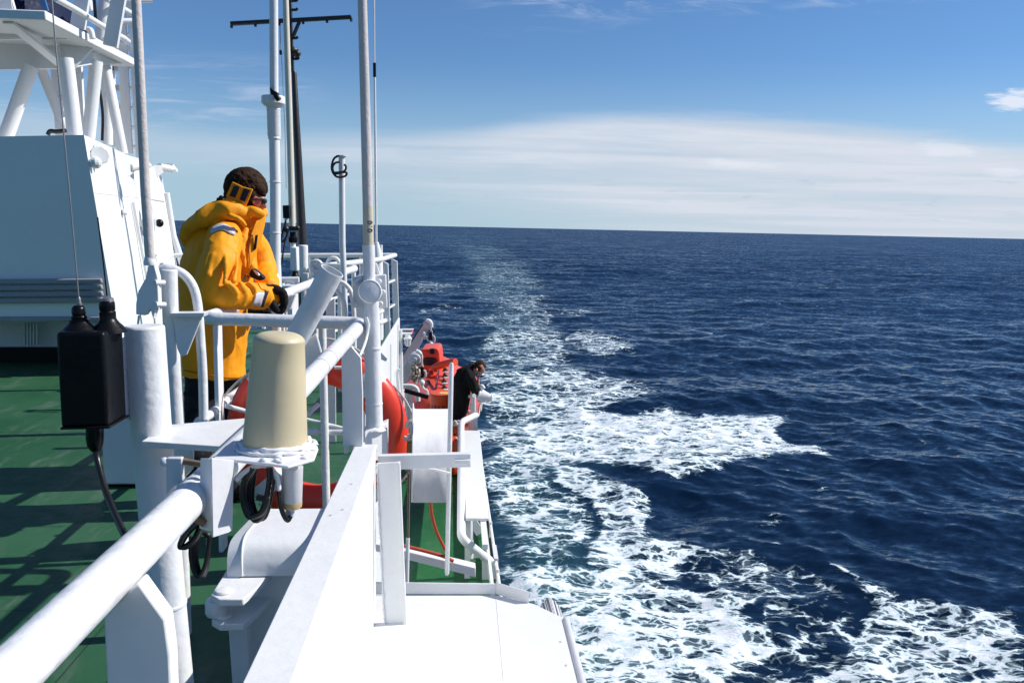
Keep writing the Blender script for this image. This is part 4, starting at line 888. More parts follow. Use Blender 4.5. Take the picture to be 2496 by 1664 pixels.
MB().prism([W8(308, 655, 7.95), W8(385, 655, 7.95), W8(392, 928, 7.95), W8(314, 918, 7.95)], (0, .12, 0)).build("bracket_box", M_white, p4_, bevel=.01)
MB().tube([W8(362, 925, 8.0), W8(362, 960, 8.0), W8(365, 1000, 8.0), down(W8(366, 1050, 8.0), -1.55)], [zw(60, 4.6, 8), zw(70, 4.6, 8), zw(130, 4.6, 8), zw(130, 4.6, 8)], 16).build("foot", M_black, p4_)
sp_ = thing("black_speaker", "small black box with hanging cable left of the cream aerial", "speaker", W8(262, 340, 7.9))
MB().prism([W8(222, 187, 7.9), W8(299, 184, 7.9), W8(300, 332, 7.9), W8(228, 334, 7.9)], (0, .12, 0)).build("box", M_black, sp_, bevel=.006)
MB().tube([W8(265, 335, 7.93), W8(268, 360, 7.93)], .018, 8).build("gland", M_greywhite, sp_)
MB().tube(spline([W8(262, 362, 7.93), W8(235, 440, 7.93), W8(215, 520, 7.93), W8(208, 590, 7.93), W8(240, 580, 7.93), W8(272, 520, 7.93), W8(285, 450, 7.93)], 6), .010, 8).build("cable", M_cable, sp_)
MB().tube(spline([W8(270, 470, 7.94), W8(260, 540, 7.94), W8(238, 650, 7.94), W8(225, 760, 7.94), W8(215, 840, 7.94)], 6), .008, 8).build("cable", M_cable, sp_)

bmst = thing("black_mast", "black tapered mast with crosstree and step pegs", "mast", down(Z2(930, 1700, 10.0), -1.55))
MB().tube([Z2(935, 1640, 10), Z2(905, 1000, 10), Z2(880, 470, 10), Z2(878, 455, 10)], [zw(64, 2.613, 10), zw(48, 2.613, 10), zw(32, 2.613, 10), zw(26, 2.613, 10)], 20).build("lower_mast", M_darkmast, bmst, smooth=60)
MB().tube([Z2(872, 462, 10), Z2(862, 200, 10), Z2(856, 0, 10), Z2(853, -80, 10)], [zw(20, 2.613, 10)] * 4, 14).build("topmast", M_darkmast, bmst, smooth=60)
MB().bar(Z2(475, 152, 9.93), Z2(1247, 110, 9.93), .05, .042).build("crosstree", M_darkmast, bmst, bevel=.008)
MB().bar(Z2(916, 135, 9.95), Z2(872, 238, 9.98), .03, .03).build("strut", M_darkmast, bmst)
for x, y in ((880, 5), (880, 62), (882, 242), (890, 374)):
    MB().tube([Z2(864, y + 2, 9.97), Z2(x + 14, y + 2, 9.97), Z2(x + 22, y - 8, 9.97)], .016, 8).build("step_peg", M_darkmast, bmst)
for x in (482, 634, 786, 938, 1090, 1244):
    y = 152 - (x - 475) * .0544
    MB().tube([Z2(x, y + 6, 9.93), Z2(x, y + 28, 9.93)], .016, 6).build("eye", M_darkmast, bmst)
cl_ = MB(); cl_.lathe(Z2(872, 356, 10), ax_, [(.06, 0), (.07, .01), (.07, .06), (.05, .09)], 14); cl_.bar(Z2(860, 340, 9.95), Z2(900, 345, 9.95), .05, .06); cl_.ball(Z2(898, 342, 9.95), .045, 10, 8); cl_.build("collar", M_darkmast, bmst)
MB().tube([Z2(790, 160, 9.93), Z2(794, 322, 9.93)], .005, 6).build("halyard", M_steel, bmst)
MB().tube([Z2(794, 322, 9.93), Z2(796, 350, 9.93)], .016, 6).build("halyard_weight", M_black, bmst)
MB().tube([Z2(800, 360, 9.93), Z2(822, 820, 9.93), Z2(830, 1200, 9.93)], .004, 6).build("halyard", M_steel, bmst)
sk = thing("mast_stub", "short thick white stub post at the foot of the black mast", "post", down(W8(458, 1500, 8.4), -1.55))
MB().tube([W8(453, 632, 8.4), W8(462, 1100, 8.4), down(W8(468, 1500, 8.4), -1.55)], zw(108, 4.611, 8.4), 24).build("post", M_white, sk, smooth=50, bevel=.01)
MB().prism([W8(445, 950, 8.25), W8(512, 948, 8.25), W8(512, 1028, 8.25), W8(475, 1032, 8.25)], (0, .04, 0)).build("bracket", M_white, sk, bevel=.005)
MB().prism([W8(520, 948, 8.3), W8(610, 945, 8.3), W8(610, 975, 8.3), W8(525, 1010, 8.3)], (0, .03, 0)).build("bracket", M_white, sk, bevel=.005)

tp_ = thing("short_pole", "short white pole with a black cable looped round its capped top", "pole", down(W8(940, 1450, 7.2), -1.55))
MB().tube([Z2(1183, 1000, 7.2), Z2(1188, 1560, 7.2), W8(912, 920, 7.2), down(W8(945, 1450, 7.2), -1.55)], zw(38, 2.613, 7.2), 18).build("pole", M_white, tp_, smooth=60)
MB().lathe(Z2(1183, 1003, 7.2), (0, 0, 1), [(.028, 0), (.045, .008), (.046, .016), (.03, .018)], 20).build("cap", M_white, tp_)
lpq = [[(1165, 992), (1135, 1010), (1120, 1055), (1125, 1095), (1150, 1125), (1185, 1128), (1210, 1118), (1213, 1100), (1180, 1098), (1140, 1100)], [(1170, 1032), (1140, 1040), (1125, 1070), (1140, 1105), (1180, 1100), (1205, 1085), (1210, 1060), (1198, 1048)]]
for q in lpq: MB().tube(spline([Z2(x, y, 7.13) for x, y in q], 6), .009, 8).build("cable", M_cable, tp_)

wp_ = thing("whip_aerial", "very thin white whip aerial with black joint at the aft rail", "aerial", down(W8(1290, 900, 11.0), -1.5))
MB().tube([W8(1278, 620, 11), Z2(1397, 900, 11), Z2(1393, 490, 11)], .016, 10).build("lower_rod", M_white, wp_, smooth=60)
MB().tube([Z2(1393, 492, 11), Z2(1392, 402, 11)], .020, 10).build("joint", M_black, wp_)
MB().tube([Z2(1392, 405, 11), Z2(1390, 0, 11), Z2(1389, -80, 11)], .009, 8).build("upper_rod", M_white, wp_, smooth=60)
MB().tube([W8(1278, 600, 11), W8(1284, 680, 11), W8(1290, 770, 11), down(W8(1295, 900, 11), -1.5)], [.03, .05, .07, .07], 14).build("foot", M_white, wp_)
MB().tube([W8(1328, 630, 11.2), W8(1335, 900, 11.2), down(W8(1340, 1100, 11.2), -1.5)], zw(40, 4.611, 11.2), 14).build("support_post", M_white, wp_)

# ------------------------------------------------------------------ rails aft
ar = thing("aft_railing", "thin white railing round the aft end of the upper deck", "railing", W(-1, 12, -1.5))
MB().tube([U(425, 623, 12), U(963, 622, 12)], .032, 12).build("top_rail", M_white, ar, smooth=60)
MB().tube([U(963, 622, 12), U(930, 632, 11.0), U(796, 648, 8.6)], .032, 12).build("top_rail", M_white, ar, smooth=60)
MB().tube([U(768, 648, 8.4), U(872, 653, 8.05), U(829, 666, 7.7)], .034, 12, bend=.12).build("inner_rail", M_white, ar, smooth=60)
hb_ = MB(); hb_.torus(W8(605, 868, 8.35), (0, 1, 0), .05, .02, 24, 10); hb_.build("hoop", M_white, ar)
hb_ = MB(); hb_.torus(W8(797, 838, 8.5), (0, 1, 0), .055, .02, 24, 10); hb_.build("hoop", M_white, ar)
for (x0, x1, y0, D) in ((1350, 1412, 812, 10.6), (1446, 1514, 785, 12.0)):
    a, b_ = W8(x0, y0, D), W8(x1, y0 + 30, D)
    MB().prism([a, b_, down(b_ + Vector((.03, 0, 0)), -1.45), down(a + Vector((.03, 0, 0)), -1.45)], (0, .05, 0)).build("stanchion", M_white, ar, bevel=.006)
for x, y, D in ((452, 624, 12), (640, 620, 12), (757, 622, 12), (880, 624, 12)): MB().tube([U(x, y, D), down(U(x, y, D), -1.5)], .025, 10).build("stanchion", M_white, ar)
for x, y, D in ((800, 649, 8.7), (862, 640, 9.8), (829, 667, 7.75), (768, 650, 8.4)): MB().tube([U(x, y, D), down(U(x, y, D), -1.55)], .026, 10).build("stanchion", M_white, ar)
for dz in (.35, .70):
    MB().tube([down(U(425, 623, 12), -.43 - dz), down(U(963, 622, 12), -.43 - dz), down(U(932, 632, 11.0), -.43 - dz), down(U(800, 648, 8.7), -.43 - dz)], .016, 10).build("middle_rail", M_white, ar)
MB().tube([U(922, 788, 10.2), U(947, 778, 10.8)], .03, 10).build("middle_rail", M_white, ar)
MB().prism([W8(565, 862, 8.45), W8(665, 872, 8.45), W8(640, 940, 8.45), W8(565, 960, 8.45)], (0, .1, 0)).build("rail_box", M_white, ar, bevel=.01)

hr = thing("hoop_rail", "pair of curved white pipe hoops behind the leaning tube", "railing", down(W8(1000, 1500, 5.6), -1.55))
for q in ([(700, 1045), (860, 1045), (930, 1075), (985, 1140), (1010, 1230), (1022, 1330), (1030, 1480)], [(690, 1140), (800, 1135), (865, 1180), (905, 1250), (925, 1340), (932, 1480)]):
    pp = spline([W8(x, y, 5.6) for x, y in q], 6); MB().tube(pp + [down(pp[-1], -1.55)], zw(52, 4.611, 5.6), 16).build("hoop", M_rail, hr, smooth=60)
for x0, x1, y0 in ((715, 810, 1290), (1050, 1150, 1330)):
    MB().prism([W8(x0, y0, 5.9), W8(x1, y0 - 60, 5.9), down(W8(x1, y0, 5.9), -1.55), down(W8(x0, y0, 5.9), -1.55)], (0, .03, 0)).build("panel", M_wall, hr)
fs = thing("flat_stanchion", "flat white rail support under the handrail right of the black gloves", "post", down(V2(280, 700, 5.4), -1.55))
MB().prism([V2(252, 420, 5.4), V2(400, 372, 5.4), V2(330, 560, 5.4), V2(268, 592, 5.4), V2(232, 575, 5.4)], (0, .04, 0)).build("web", M_white, fs, bevel=.003)
MB().prism([V2(232, 560, 5.42), V2(285, 575, 5.42), down(V2(285, 800, 5.42), -1.55), down(V2(232, 800, 5.42), -1.55)], (0, .03, 0)).build("post", M_white, fs)
bh = thing("bow_hoop", "small inverted white hoop just behind the cross rail below the black gloves", "railing", down(V2(190, 800, 4.7), -1.55))
MB().tube(spline([V2(150, 900, 4.7), V2(150, 660, 4.7), V2(165, 590, 4.7), V2(195, 560, 4.7), V2(225, 590, 4.7), V2(240, 660, 4.7), V2(250, 900, 4.7)], 6), .011, 10).build("hoop", M_rail, bh, smooth=60)
pp = MB().tube([V2(150, 890, 4.7), down(V2(150, 890, 4.7), -1.55)], .011, 10); pp.build("leg", M_rail, bh); MB().tube([V2(250, 890, 4.7), down(V2(250, 890, 4.7), -1.55)], .011, 10).build("leg", M_rail, bh)
bh2 = thing("bow_hoop", "white hoop end on the far rail beside the sleeve and the white mast", "railing", down(V1(1300, 420, 5.9), -1.55))
MB().tube(spline([V1(1250, 345, 5.9), V1(1280, 345, 5.9), V1(1310, 385, 5.9), V1(1330, 440, 5.9)], 5) + [down(V1(1335, 460, 5.9), -1.55)], .028, 14).build("hoop", M_rail, bh2, smooth=60)
bn = thing("deck_bench", "low white bench frame behind the handrail left of the white stub post", "bench", down(W8(310, 1090, 7.4), -1.55))
MB().tube([W8(190, 1025, 7.4), W8(410, 1022, 7.4)], .028, 10).build("top_bar", M_white, bn)
MB().tube([W8(350, 1030, 7.4), down(W8(352, 1090, 7.4), -1.55)], .028, 10).build("leg", M_white, bn)
MB().box(W8(200, 1090, 7.2), down(W8(400, 1120, 7.5), -.95)).build("seat", M_white, bn)
MB().tube([W8(215, 1050, 7.5), down(W8(216, 1090, 7.4), -1.55)], .028, 10).build("leg", M_white, bn)

# ------------------------------------------------------------------ side wall below the upper deck
sw = thing("cabin_side", "white side wall of the cabin between the life ring and the orange lifeboat", "wall", W(-.5, 6.8, -3.7))
MB().box(W(-13.5, 4.05, -3.70), W(-.56, 10.0, -1.66)).build("wall", M_wall, sw, bevel=.01)
y0 = V4(65, 765, 7.0).y
MB().prism([W(-.575, 6.9, -1.66), W(-.575, 10.02, -1.66), W(-.575, 10.02, -1.10), W(-.575, 6.9, -1.06)], (.02, 0, 0)).build("raised_plate", M_wall, sw, bevel=.004)
MB().prism([V4(65, 770, 6.85), V4(185, 890, 6.85), V4(165, 948, 6.85), V4(60, 905, 6.85)], (0, .02, 0)).build("flap", M_white, sw)
MB().tube([V4(460, 1600, 9.9), V4(455, 1000, 9.9), V4(440, 340, 9.9)], .022, 10).build("corner_pipe", M_white, sw)
MB().tube(spline([V4(418, 1568, 9.0), V4(398, 1400, 9.0), V4(385, 1180, 9.0), V4(395, 1110, 9.0), V4(415, 1090, 9.0)], 5), .02, 10).build("grab_rail", M_white, sw)
for x, D in ((255, 7.9), (395, 9.5)): MB().tube([down(V4(x, 700, D), -1.12), down(V4(x, 700, D), -3.7)], .008, 6).build("seam", M_wall, sw)
dl = thing("deck_lamp", "white bulkhead lamp with glass jar on an arm at the cabin side", "lamp", V4(580, 660, 9.9))
MB().prism([V4(385, 412, 9.9), V4(655, 408, 9.9), V4(655, 436, 9.9), V4(385, 440, 9.9)], (0, .10, 0)).build("arm", M_white, dl, bevel=.004)
kz = 9.9 / F / 7.84
MB().lathe(V4(580, 530, 9.9), (0, 0, 1), [(x * kz, h * kz) for x, h in ((75, 0), (80, 8), (80, 40), (55, 52), (45, 95))], 22).build("cap", M_white, dl)
mg = bpy.data.materials.new("clear_glass_jar"); mg.use_nodes = True; pb = mg.node_tree.nodes['Principled BSDF']; pb.inputs['Base Color'].default_value = (.75, .78, .72, 1); pb.inputs['Transmission Weight'].default_value = .55; pb.inputs['Roughness'].default_value = .15
MB().lathe(V4(582, 655, 9.9), (0, 0, 1), [(x * kz, h * kz) for x, h in ((15, 0), (45, 14), (58, 45), (60, 125))], 22).build("glass_jar", mg, dl)
for dx in (-40, 0, 40): MB().tube(spline([V4(582 + dx * .3, 660, 9.86), V4(582 + dx * 1.2, 620, 9.86), V4(582 + dx * 1.5, 520, 9.86)], 4), .006, 6).build("guard_wire", M_white, dl)
rl = thing("red_side_lamp", "small red lamp under a white arm above the bulkhead lamp", "lamp", V4(610, 440, 10.3))
MB().prism([V4(425, 338, 10.3), V4(688, 334, 10.3), V4(680, 360, 10.3), V4(425, 366, 10.3)], (0, .10, 0)).build("arm", M_white, rl, bevel=.004)
MB().prism([V4(545, 370, 10.32), V4(660, 368, 10.32), V4(685, 395, 10.32), V4(675, 440, 10.32), V4(560, 400, 10.32)], (0, .10, 0)).build("shade", M_red, rl, bevel=.01)
MB().prism([V4(440, 370, 10.32), V4(540, 372, 10.32), V4(520, 395, 10.32), V4(450, 398, 10.32)], (0, .08, 0)).build("holder", M_greywhite, rl)

# ------------------------------------------------------------------ things hung beyond the bulwark end
ob = thing("outrigger_beam", "white flat beam sticking out over the ship's side from the bulwark end", "beam", W3(400, 520, 3.45))
MB().prism([W3(60, 432, 3.42), W3(705, 415, 3.42), W3(705, 508, 3.42), W3(60, 530, 3.42)], (0, .012, 0)).build("web", M_white, ob, bevel=.002)
MB().prism([W3(60, 432, 3.432), W3(705, 415, 3.432), W3(705, 421, 3.432), W3(60, 438, 3.432)], (0, .035, 0)).build("flange", M_white, ob)
MB().prism([W3(592, 462, 3.405), W3(700, 458, 3.405), W3(700, 484, 3.405), W3(592, 488, 3.405)], (0, .014, 0)).build("slot_bar", M_white, ob, bevel=.002)
MB().prism([W3(415, 520, 3.47), W3(450, 520, 3.47), W3(565, 548, 3.50), W3(555, 562, 3.50)], (0, .012, 0)).build("strut", M_white, ob)
rp_ = thing("signal_panel", "curved white plate on an upright rod beyond the bulwark end", "panel", W3(430, 1250, 3.72))
pa = MB(); cols = []
for k, (x, dD) in enumerate(((296, .0), (300, .03), (315, .045), (400, .10), (480, .16), (560, .21))):
    ytop = 62 if k == 0 else (98 if k == 1 else 103); cols.append((W3(x + 4, ytop, 3.66 + dD), W3(x - 6, 752, 3.66 + dD)))
n = len(cols)
pa.add([c for ab in cols for c in ab], [(2 * i, 2 * i + 2, 2 * i + 3, 2 * i + 1) for i in range(n - 1)])
po_ = pa.build("plate", M_greywhite, rp_, smooth=60); so = po_.modifiers.new("thick", 'SOLIDIFY'); so.thickness = .006
MB().tube([U(1101.5, 884, 3.64), U(1100, 890, 3.64), U(1096.5, 1060, 3.64), U(1089.5, 1396, 3.64), U(1089.3, 1401, 3.64)], [.006, .0108, .0108, .0104, .006], 16).build("rod", M_rail, rp_, smooth=60)
wr = thing("wire_stay", "taut steel wire with brass shackle hanging beside the life ring", "wire", W3(262, 1300, 3.9))
for dx in (0, 14): MB().tube([W3(270 + dx, 420, 3.9), W3(265 + dx * .6, 1010, 3.9)], .0032, 8).build("wire", M_oldrope, wr)
MB().tube([W3(268, 1000, 3.9), W3(262, 1310, 3.9)], .010, 10).build("sleeve", M_white, wr)
sh = MB(); sh.prism([Z7(545, 1380, 3.86), Z7(590, 1375, 3.86), Z7(596, 1510, 3.86), Z7(540, 1515, 3.86)], (0, .03, 0)); sh.bar(Z7(560, 1400, 3.84), Z7(640, 1395, 3.84), .02, .02); sh.ball(Z7(635, 1400, 3.84), .014, 10, 8)
sh.build("shackle", mat("worn_brass", (.25, .17, .07), .4, .4, 60, 0, metal=.6, var=.3), wr, bevel=.002)
MB().tube(spline([Z7(540, 1230, 3.82), Z7(560, 1195, 3.8), Z7(600, 1180, 3.8), Z7(632, 1190, 3.8)], 5), .011, 10).build("rope_end", M_rope, wr)
MB().tube(spline([Z7(520, 1340, 3.82), Z7(545, 1365, 3.8), Z7(570, 1345, 3.8), Z7(565, 1310, 3.8)], 5), .009, 10).build("rope_end", M_rope, wr)
lb2 = thing("boat_boom", "white slanting spar with orange rope over the lower green deck", "spar", W3(480, 1230, 4.3))
MB().prism([W3(40, 1040, 4.25), W3(740, 1206, 4.25), W3(738, 1272, 4.25), W3(40, 1092, 4.25)], (0, .07, 0)).build("spar", M_white, lb2, bevel=.004)
MB().tube(spline([W3(180, 1040, 4.24), W3(300, 1068, 4.24), W3(420, 1098, 4.24), W3(520, 1128, 4.24), W3(585, 1160, 4.24)], 6), .0095, 10).build("rope", M_redrope, lb2)
orp = thing("orange_rope", "orange rope hanging from the curved plate down to the lower deck", "rope", W3(540, 1110, 4.2))
MB().tube(spline([W3(424, 740, 4.0), W3(430, 810, 4.05), W3(445, 880, 4.1), W3(470, 960, 4.15), W3(505, 1035, 4.2), W3(545, 1110, 4.24)], 6), .0085, 10).build("rope", M_redrope, orp)

# ------------------------------------------------------------------ lower deck: side rails, platform, drums
sp2 = thing("side_platform", "flat white platform plate on posts at the ship's edge", "platform", W(.3, 10, -3.7))
zp = -3.0
MB().prism([UZ(1131, 1048, zp), UZ(1169, 1049, zp), UZ(1191, 1262, zp), UZ(1135, 1262, zp)], (0, 0, -.03)).build("plate", M_wall, sp2, bevel=.006)
for x, y in ((1141, 1264), (1135, 1090), (1166, 1070)):
    p_ = UZ(x, y, zp - .03); MB().bar(p_ + Vector((0, .06, 0)), down(p_ + Vector((0, .06, 0)), -3.7), .055, .06, up=(0, 1, 0)).build("post", M_white, sp2)
sr = thing("side_rail", "bent white pipe rail along the inner edge of the side platform", "railing", W(.2, 9, -3.7))
MB().tube([U(1160, 1012, 12.1), V3(925, 1270, 12.0), V3(660, 1395, 11.6), U(1124, 1060, 11.2), W3(640, 1000, 8.0), W3(730, 1075, 8.1), W3(835, 1155, 8.3)], .045, 14, bend=.12).build("top_rail", M_rail, sr, smooth=60)
MB().tube([W3(690, 870, 9.0), down(W3(694, 1300, 9.0), -3.7)], .05, 12).build("post", M_white, sr)
for (x0, y0), (x1, y1) in (((712, 880), (772, 965)), ((705, 1100), (785, 1205))): MB().bar(W3(x0, y0, 9.0), W3(x1, y1, 9.0), .10, .03, up=(0, 1, 0)).build("brace", M_white, sr)
er = thing("edge_bulwark", "narrow white coaming along the ship's side below the platform", "bulwark", W(.5, 9, -3.7))
MB().box(W(.44, 7.2, -3.69), W(.50, 13.0, -3.15)).build("rail_strip", M_white, er, bevel=.01) if False else None
MB().bar(W(.40, 7.7, -3.06), W(.44, 12.2, -3.06), .05, .05).build("top_strip", M_white, er)
MB().bar(W(.47, 7.4, -3.45), W(.49, 14.0, -3.45), .03, .10).build("lower_strip", M_white, er)
MB().prism([W3(785, 1158, 8.4), W3(868, 1158, 8.4), W3(884, 1330, 8.4), W3(785, 1330, 8.4)], (0, .05, 0)).build("end_plate", M_wall, er)
MB().prism([W3(868, 1140, 8.5), W3(898, 1145, 8.5), W3(915, 1330, 8.5), W3(884, 1330, 8.5)], (0, .4, 0)).build("end_plate", M_greywhite, er)
ds = MB(); ds.bar(W(.56, 7.0, -3.72), W(.56, 15, -3.72), .03, .06); ds.build("fender_strip", M_black, er)
MB().tube([W(.56, 7.6, -3.55), W(.56, 14.5, -3.55)], .018, 8).build("wire_rail", M_rail, er)
for y in (8.2, 9.6, 11.0, 12.4, 13.8): MB().tube([W(.56, y, -3.7), W(.56, y, -3.5)], .018, 8).build("peg", M_rail, er)
r3 = thing("deck_rail", "white rail with grey gusset plates in front of the man in black", "railing", down(V3(900, 1400, 12.4), -3.7))
MB().tube([V3(895, 880, 12.4), V3(900, 1290, 12.4), V3(905, 1568, 12.4)], .040, 14).build("post", M_rail, r3, smooth=60)
MB().prism([V3(850, 930, 12.45), V3(872, 920, 12.45), V3(872, 1165, 12.45), V3(812, 1160, 12.45)], (0, .03, 0)).build("gusset", M_white, r3)
MB().prism([V3(905, 1010, 12.45), V3(948, 1040, 12.45), V3(952, 1290, 12.45), V3(915, 1290, 12.45)], (0, .03, 0)).build("gusset", M_greywhite, r3)
MB().prism([V3(892, 1330, 12.3), V3(945, 1305, 12.3), V3(970, 1360, 12.3), V3(975, 1600, 12.3), V3(892, 1600, 12.3)], (0, .04, 0)).build("gusset", M_greywhite, r3)
for x in (815, 868): MB().tube([V3(x, 1180, 12.6), V3(x + 4, 1600, 12.6)], .018, 8).build("post", M_rail, r3)
MB().tube([V3(820, 905, 12.5), V3(905, 890, 12.3)], .03, 10).build("top_rail", M_rail, r3)

dr = thing("orange_drum", "orange drum with yellow round label beside the man in black", "drum", down(U(1078, 1100, 13.0), -3.7))
rD = 31 * 13.0 / F; base = down(U(1078, 1100, 13.0), -3.7); hD = U(1078, 957, 13.0).z - base.z
MB().lathe(base, (0, 0, 1), [(rD * .95, 0), (rD, .02), (rD, hD - .13), (rD * 1.03, hD - .12), (rD * 1.03, hD - .02), (rD * 1.0, hD)], 40).build("drum", M_orange, dr)
MB().lathe(base + Vector((.03, -.02, hD + .001)), (0, 0, 1), [(rD * .45, 0), (rD * .45, .003)], 28).build("label", M_label, dr)
lt_ = MB(); rnd = random.Random(3)
for row in range(5):
    for k in range(6):
        a0 = R(-62 + 20 * k + rnd.uniform(-2, 2)); a1 = a0 + R(rnd.uniform(10, 17)); z0 = hD - .24 - .10 * row
        q = [base + Vector((math.sin(a) * (rD + .002), -math.cos(a) * (rD + .002), z0 + dz)) for a, dz in ((a0, 0), (a1, 0), (a1, .03 if row else .07), (a0, .03 if row else .07))]
        lt_.add(q, [(0, 1, 2, 3)])
lt_.build("printed_lines", mat("dark_red_print", (.30, .02, .01), .5), dr)
dr2 = thing("orange_float", "plain orange rounded float at the foot of the man in black", "float", down(U(1093, 1150, 12.2), -3.7))
b2 = down(U(1093, 1150, 12.2), -3.7); r2 = 33 * 12.2 / F; h2 = U(1093, 1065, 12.2).z - b2.z
MB().lathe(b2, (0, 0, 1), [(r2 * .3, 0), (r2 * .8, .03), (r2, .10), (r2, h2 - .05), (r2 * .9, h2 - .01), (r2 * .5, h2)], 32).build("float", M_orange, dr2)
MB().torus(b2 + Vector((0, 0, h2 * .55)), (0, 0, 1), r2, .008, 30, 8).build("seam", M_boat, dr2) if False else None
rc = thing("rope_coil", "tangled orange and white rope on the orange float", "rope", V3(560, 1568, 11.9))
for dy, m_ in ((0, M_redrope), (40, M_redrope), (75, M_redrope)):
    MB().tube(spline([V3(495, 1490 + dy, 11.95), V3(540, 1500 + dy, 11.85), V3(590, 1535 + dy, 11.85), V3(625, 1575 + dy, 11.95)], 5), .03, 8).build("strand", m_, rc)
MB().tube(spline([V3(505, 1400, 11.9), V3(545, 1385, 11.85), V3(560, 1420, 11.85), V3(520, 1450, 11.85), V3(500, 1430, 11.9)], 5), .022, 8).build("strand", M_rope, rc)
MB().tube(spline([V3(575, 1385, 11.9), V3(610, 1370, 11.9), V3(632, 1410, 11.9), V3(640, 1480, 11.9)], 5), .012, 8).build("strand", M_rope, rc)
bb = MB(); bb.ball(V3(580, 1465, 11.88), .045, 12, 9, (1.1, 1, 1)); bb.build("toggle", M_pink, rc)
MB().tube(spline([Z7(1030, 1340, 11.8), Z7(1070, 1375, 11.8), Z7(1110, 1390, 11.8), Z7(1160, 1420, 11.8)], 5), .012, 8).build("strand", M_rope, rc)
lh = thing("searchlight", "white ribbed bell shaped lamp housing hanging outboard of the rail", "lamp", V3(1130, 1055, 12.5))
k3 = 12.5 / F / 7.84; axl = Vector((1, -.25, -.16))
prf = [(70, -8), (132, 0), (142, 12), (142, 26), (136, 34)]
for k in range(9): prf += [(134 - k * 7.6, 36 + k * 21), (130 - k * 7.6, 50 + k * 21), (124 - k * 7.6, 54 + k * 21)]
prf += [(62, 232), (66, 240), (66, 262), (58, 272), (20, 276)]
MB().lathe(V3(1003, 888, 12.5), axl, [(r * k3, h * k3) for r, h in prf], 32).build("housing", M_white, lh)
MB().tube(spline([V3(1005, 770, 12.5), V3(1020, 720, 12.48), V3(1060, 712, 12.46), V3(1095, 760, 12.46)], 5), .028, 10).build("handle", M_white, lh)
MB().bar(V3(905, 905, 12.42), V3(1000, 890, 12.5), .05, .05).build("bracket", M_white, lh)

# ------------------------------------------------------------------ lifeboat and davits
lbt = thing("lifeboat", "orange covered lifeboat hanging beside the lower deck", "lifeboat", W(-.1, 17, -3.65))
def hullring(t):
    """cross-section of the boat at t along its length (0 near end, 1 far end)"""
    y = 13.7 + 4.6 * t; w = .80 * (max(0, math.sin(math.pi * min(max(t, .0), 1))) ** .22); w = max(w, .05)
    cx = -.14; zg, zk = -3.14 + .06 * (2 * t - 1) ** 2, -3.95 + .35 * (2 * t - 1) ** 4
    pts = []
    for k in range(13):
        a = math.pi * k / 12; pts.append(W(cx + w * math.cos(a) * (1.0), y, zg - (zg - zk) * math.sin(a) ** .7))
    for fx, dz in ((-.98, .03), (-.80, .05), (-.50, .22), (-.25, .26), (0, .27), (.25, .26), (.50, .20), (.80, .05), (.98, .03)):
        pts.append(W(cx + w * fx, y, zg + dz * min(1, w / .5)))
    return pts
hb = MB(); rings = [hullring(.004 + .992 * i / 40) for i in range(41)]; m_ = len(rings[0])
for r_ in rings: hb.v += r_
for i in range(40):
    for k in range(m_): hb.f.append((i * m_ + k, i * m_ + (k + 1) % m_, (i + 1) * m_ + (k + 1) % m_, (i + 1) * m_ + k))
hb.f.append(tuple(range(m_))); hb.f.append(tuple(40 * m_ + k for k in reversed(range(m_))))
hb.build("hull", M_boat, lbt, smooth=35)
gw = MB(); 
for sgn in (1, -1): gw.tube([W(-.14 + sgn * .80 * max(.05, math.sin(math.pi * t) ** .22) * 1.01, 13.7 + 4.6 * t, -3.14 + .06 * (2 * t - 1) ** 2) for t in [i / 30 for i in range(1, 30)]], .035, 8)
each(gw, "gunwale", M_boat, lbt)
cab = MB(); D_ = 16.4
cf = [V4(872, 1110, D_), V4(866, 830, D_), V4(830, 735, D_), V4(850, 712, D_), V4(1120, 698, D_), V4(1165, 720, D_), V4(1185, 790, D_), V4(1200, 1000, D_), V4(1190, 1110, D_)]
cab.prism(cf, (.06, .8, .0)); cab.build("cabin", M_boat, lbt, bevel=.05, bseg=3)
cab2 = MB(); cab2.prism([V4(925, 765, D_ - .06), V4(1030, 760, D_ - .06), V4(1030, 790, D_ - .06), V4(925, 795, D_ - .06)], (0, .07, 0)); cab2.build("roof_step", M_red, lbt, bevel=.01)
wn_ = []
for k in range(28):
    a = 2 * math.pi * k / 28; cxw, cyw = 1005, 948; sx_, sy_ = math.copysign(abs(math.cos(a)) ** .55, math.cos(a)), math.copysign(abs(math.sin(a)) ** .55, math.sin(a)); wn_.append((cxw + 132 * sx_, cyw + 76 * sy_))
wf = MB().prism([V4(x, y, D_ - .02) for x, y in wn_], (0, .04, 0)).build("window", M_navy, lbt)
MB().prism([V4(1005 + (x - 1005) * .90, 948 + (y - 948) * .86, D_ - .03) for x, y in wn_], (0, .02, 0)).build("pane", M_glass, wf)
MB().tube([V4(1045, 700, D_ - .05), V4(1050, 800, D_ - .05)], .05, 10).build("release_lever", M_black, lbt)
hb2 = MB(); hb2.tube([V4(1085, 1110, 16.0), V4(1085, 1055, 16.0), V4(1230, 1010, 15.9), V4(1400, 965, 15.8), V4(1490, 955, 15.7)], .07, 12, bend=.1); hb2.build("grab_bar", M_orange, lbt)
hb2 = MB(); hb2.prism([V4(965, 1130, 16.0), V4(1075, 1125, 16.0), V4(1075, 1210, 15.8), V4(965, 1215, 15.8)], (0, .3, 0)); hb2.build("hatch", M_red, lbt, bevel=.02)
MB().prism([V3(205, 420, 15.6), V3(240, 420, 15.6), V3(205, 765, 14.4), V3(158, 765, 14.4)], (0, 0, .02)).build("name_band", mat("maroon_band", (.09, .012, .03), .5), lbt)
